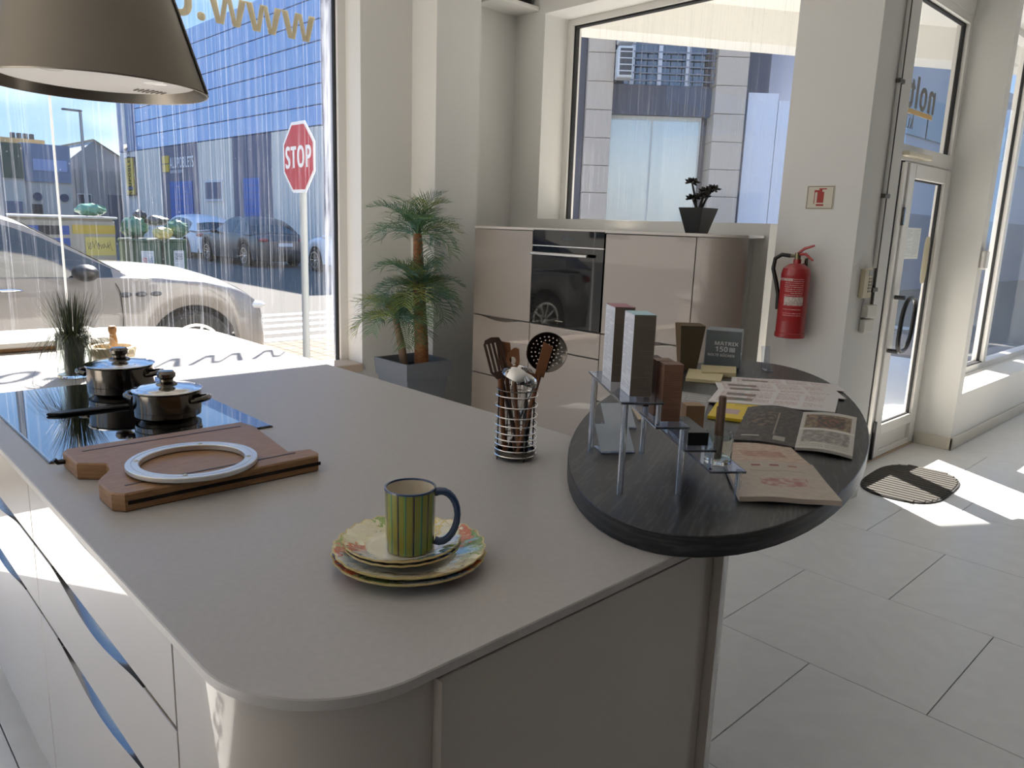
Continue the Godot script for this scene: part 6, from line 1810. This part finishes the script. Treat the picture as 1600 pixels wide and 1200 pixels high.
	for k in 2:
		b = Buf.new(); b.xf = Transform3D(Basis(Vector3.RIGHT, PI / 2), Vector3(10.55 + k * 1.3, 2.3, -48.95)); b.lathe([Vector2(0, 0), Vector2(0.22, 0), Vector2(0.22, 0.06), Vector2(0, 0.06)], 20); obj("emblem", b, hexm("emblem_blue", "3b4a66", 0.6), sb)
	var lb := thing("long_low_building", "long ochre flat-roofed building with a skylight strip at the end of the street", "building", Vector3(0, G, 0))
	obj("wall", bxs([[Vector3(2.0, 0, -66), Vector3(15.0, 6.6, -72)]]), hexm("ochre", "b79a6c", 0.8), lb, 0)
	obj("skylight_strip", bxs([[Vector3(10.6, 5.7, -65.9), Vector3(13.4, 6.05, -66)]]), hexm("skylight_white", "e6e6e2", 0.5), lb, 0)
	for k in 4: obj("roof_unit", bxs([[Vector3(13.1 + k * 0.4, 6.6, -67), Vector3(13.36 + k * 0.4, 7.05, -67.4)]]), hexm("roof_unit", "50545a", 0.7), lb, 0)
	var gs := thing("green_fronted_shop", "dark green fronted shop beside the shed at the end of the street", "building", Vector3(0, G, 0))
	obj("wall", bxs([[Vector3(5.0, 0, -48.5), Vector3(9.9, 3.2, -56)]]), M.shed_grey, gs, 0)
	obj("upper_wall", bxs([[Vector3(5.0, 3.2, -48.4), Vector3(9.9, 5.0, -56)]]), hexm("shop_green", "56604f", 0.6), gs, 0)
	obj("shop_window", bxs([[Vector3(8.3, 0.4, -48.4), Vector3(9.7, 2.0, -48.5)]]), hexm("shop_slate", "6b7488", 0.4), gs, 0)
	# porch soffit with a down-stand edge beam; its front runs diagonally
	var d := Vector3(1.94, 0, 1.21).normalized()
	var p0 := Vector3(5.61, 0, -5.15) - d * 0.95
	var p1 := Vector3(5.61, 0, -5.15) + d * 5.75
	b = Buf.new()
	b.prism(PackedVector2Array([Vector2(4.8, p0.z), Vector2(p0.x, p0.z), Vector2(p1.x, p1.z), Vector2(p1.x, -1.95), Vector2(4.8, -1.95)]), 3.62, 3.8)
	struct("porch_ceiling", b, hexm("porch_white", "e8e6df", 0.8), "white soffit of the porch outside the door", "soffit")
	var n := Vector3(d.z, 0, -d.x)
	b = Buf.new()
	var q0 := p0 + n * 0.35; var q1 := p1 + n * 0.35
	b.prism(PackedVector2Array([Vector2(p0.x, p0.z), Vector2(p1.x, p1.z), Vector2(q1.x, q1.z), Vector2(q0.x, q0.z)]), 3.3, 3.95)
	struct("beam", b, M.porch_white, "white edge beam of the porch roof", "beam")
	# building beyond the porch, turned towards the corner
	var sc := thing("stone_columned_building", "glazed office building with stone columns beyond the porch", "building", Vector3(14.74, 0, -10.79), -deg_to_rad(43.9))
	var stone := hexm("stone", "c2b4a4", 0.8)
	var sky := hexm("office_glass", "6d7278", 0.05, 0.95)
	var nv := hexm("office_navy", "4a4d5c", 0.6)
	var fx := func(px: float) -> float: return (px - 1020.0) / 65.8
	obj("core", bxs([[Vector3(-2.6, G, -2.0), Vector3(2.3, 9.0, -0.5)]]), nv, sc, 0)
	for e: Array in [[908.0, 946.0], [1096.0, 1141.0]]:
		var k := 0
		var y := G
		while y < 9.0:
			obj("stone_block", bxs([[Vector3(fx.call(e[0]), y + 0.006, -0.5), Vector3(fx.call(e[1]), y + 0.594, 0.15 + 0.004 * (k % 2)), 0.006]]), stone, sc, 0)
			y += 0.6; k += 1
	obj("side_wall", bxs([[Vector3(fx.call(880), G, -0.6), Vector3(fx.call(907), 9, -0.2)]]), nv, sc, 0)
	var xs := [947.0, 977.0, 1018.0, 1060.0, 1094.0]
	for k in 4:
		for r in 3:
			obj("office_pane", bxs([[Vector3(fx.call(xs[k]) + 0.04, 4.75 + r * 1.5, -0.5), Vector3(fx.call(xs[k + 1]) - 0.04, 6.2 + r * 1.5, -0.46)]]), sky, sc, 0)
		if k > 0: obj("mullion", bxs([[Vector3(fx.call(xs[k]) - 0.045, 4.7, -0.5), Vector3(fx.call(xs[k]) + 0.045, 9, -0.38)]]), M.letter_white, sc, 0)
	obj("spandrel", bxs([[Vector3(fx.call(946), 4.05, -0.5), Vector3(fx.call(1096), 4.7, -0.2)]]), nv, sc, 0)
	for k in 6: obj("rail", bxs([[Vector3(fx.call(946), 4.75 + k * 0.15, -0.02), Vector3(fx.call(1096), 4.775 + k * 0.15, 0.0)]]), hexm("rail_grey", "6d7482", 0.4), sc, 0)
	for k in 9: obj("rail_post", bxs([[Vector3(fx.call(950) + k * 0.27, 4.7, -0.04), Vector3(fx.call(950) + k * 0.27 + 0.02, 5.5, -0.02)]]), M.rail_grey, sc, 0)
	var sw := obj("shop_window", bxs([[Vector3(fx.call(938), 0.2, -0.45), Vector3(fx.call(1086), 4.05, -0.36)]]), hexm("shop_frame", "c9cdc8", 0.5), sc, 0)
	for e: Array in [[941.0, 1010.0], [1013.0, 1083.0]]:
		obj("pane", bxs([[Vector3(fx.call(e[0]), 0.3, -0.36), Vector3(fx.call(e[1]), 3.95, -0.34)]]), hexm("shop_glass", "b2bcbc", 0.32, 0.6), sw, 0)
	obj("upper_side_wall", bxs([[Vector3(fx.call(1142), 4.6, -0.6), Vector3(fx.call(1180), 9, -0.2)]]), nv, sc, 0)
	obj("lower_side_wall", bxs([[Vector3(fx.call(1142), G, -0.6), Vector3(fx.call(1150), 4.6, -0.2)]]), nv, sc, 0)
	obj("pale_panel", bxs([[Vector3(fx.call(1150), G, -0.5), Vector3(fx.call(1195), 4.6, -0.15)]]), hexm("panel_lilac", "dcdde4", 0.5), sc, 0)
	obj("pale_panel", bxs([[Vector3(fx.call(1196), G, -0.5), Vector3(fx.call(1260), 4.45, -0.15)]]), M.panel_lilac, sc, 0)
	for k in 2:
		var ac := thing("air_conditioner", "white outdoor air conditioning unit on the stone column, %s of two" % ["upper", "lower"][k], "air conditioner", sc.transform * Vector3(fx.call(958), 5.62 - k * 0.72 + 0.12, 0.38), -deg_to_rad(43.9))
		obj("case", bxs([[Vector3(-0.17, -0.32, -0.2), Vector3(0.17, 0.32, 0.2), 0.02]]), hexm("ac_white", "cfd2d4", 0.5), ac, 0)
		obj("grille", bxs([[Vector3(-0.12, -0.27, 0.2), Vector3(0.14, 0.27, 0.21)]]), hexm("ac_dark", "3c4046", 0.6), ac, 0)
		for i in 4: obj("grille_bar", bxs([[Vector3(-0.12, -0.2 + i * 0.13, 0.21), Vector3(0.14, -0.18 + i * 0.13, 0.216)]]), M.ac_white, ac, 0)
	# pale building along the other street, seen through window and door
	var wb := thing("pale_building", "pale building with blue window bands seen beyond the door", "building", Vector3(0, G, 0))
	obj("wall", bxs([[Vector3(18.0, 0, -9.0), Vector3(22.0, 9.0, -10)]]), hexm("pale_lilac", "d3d7e4", 0.7), wb, 0)
	for r in 2:
		for c in 3: obj("window_pane", bxs([[Vector3(18.1 + c * 1.28, 4.7 + r * 1.75, -8.97), Vector3(19.3 + c * 1.28, 6.35 + r * 1.75, -9.02)]]), sky, wb, 0)
	obj("canopy", bxs([[Vector3(18.0, 4.35, -8.3), Vector3(22.0, 4.55, -9.0)]]), hexm("canopy_grey", "5d6472", 0.6), wb, 0)
	obj("wing", bxs([[Vector3(22.0, 0, -9.2), Vector3(48.0, 7.2, -18)]]), hexm("wing_grey", "a7acb4", 0.8), wb, 0)
	for c in 12: obj("window_pane", bxs([[Vector3(22.2 + c * 2.1, 4.7, -9.15), Vector3(24.2 + c * 2.1, 5.9, -9.22)]]), sky, wb, 0)
	obj("base_wall", bxs([[Vector3(22.0, 0, -9.1), Vector3(48.0, 2.4, -9.2)]]), hexm("base_grey", "767b84", 0.8), wb, 0)
	# far side of the other street, mirrored in the gloss fronts
	var ob := thing("opposite_building", "plain pale building across the other street", "building", Vector3(-22, G, -6))
	obj("wall", bxs([[Vector3(-4, 0, -22), Vector3(0, 6, 18)]]), hexm("opposite_wall", "a8a49c", 0.8), ob, 0)
	for c in 7: obj("window", bxs([[Vector3(0, 1.2, -19 + c * 5.2), Vector3(0.04, 3.4, -16.6 + c * 5.2)]]), hexm("opposite_glass", "3a4048", 0.15), ob, 0)
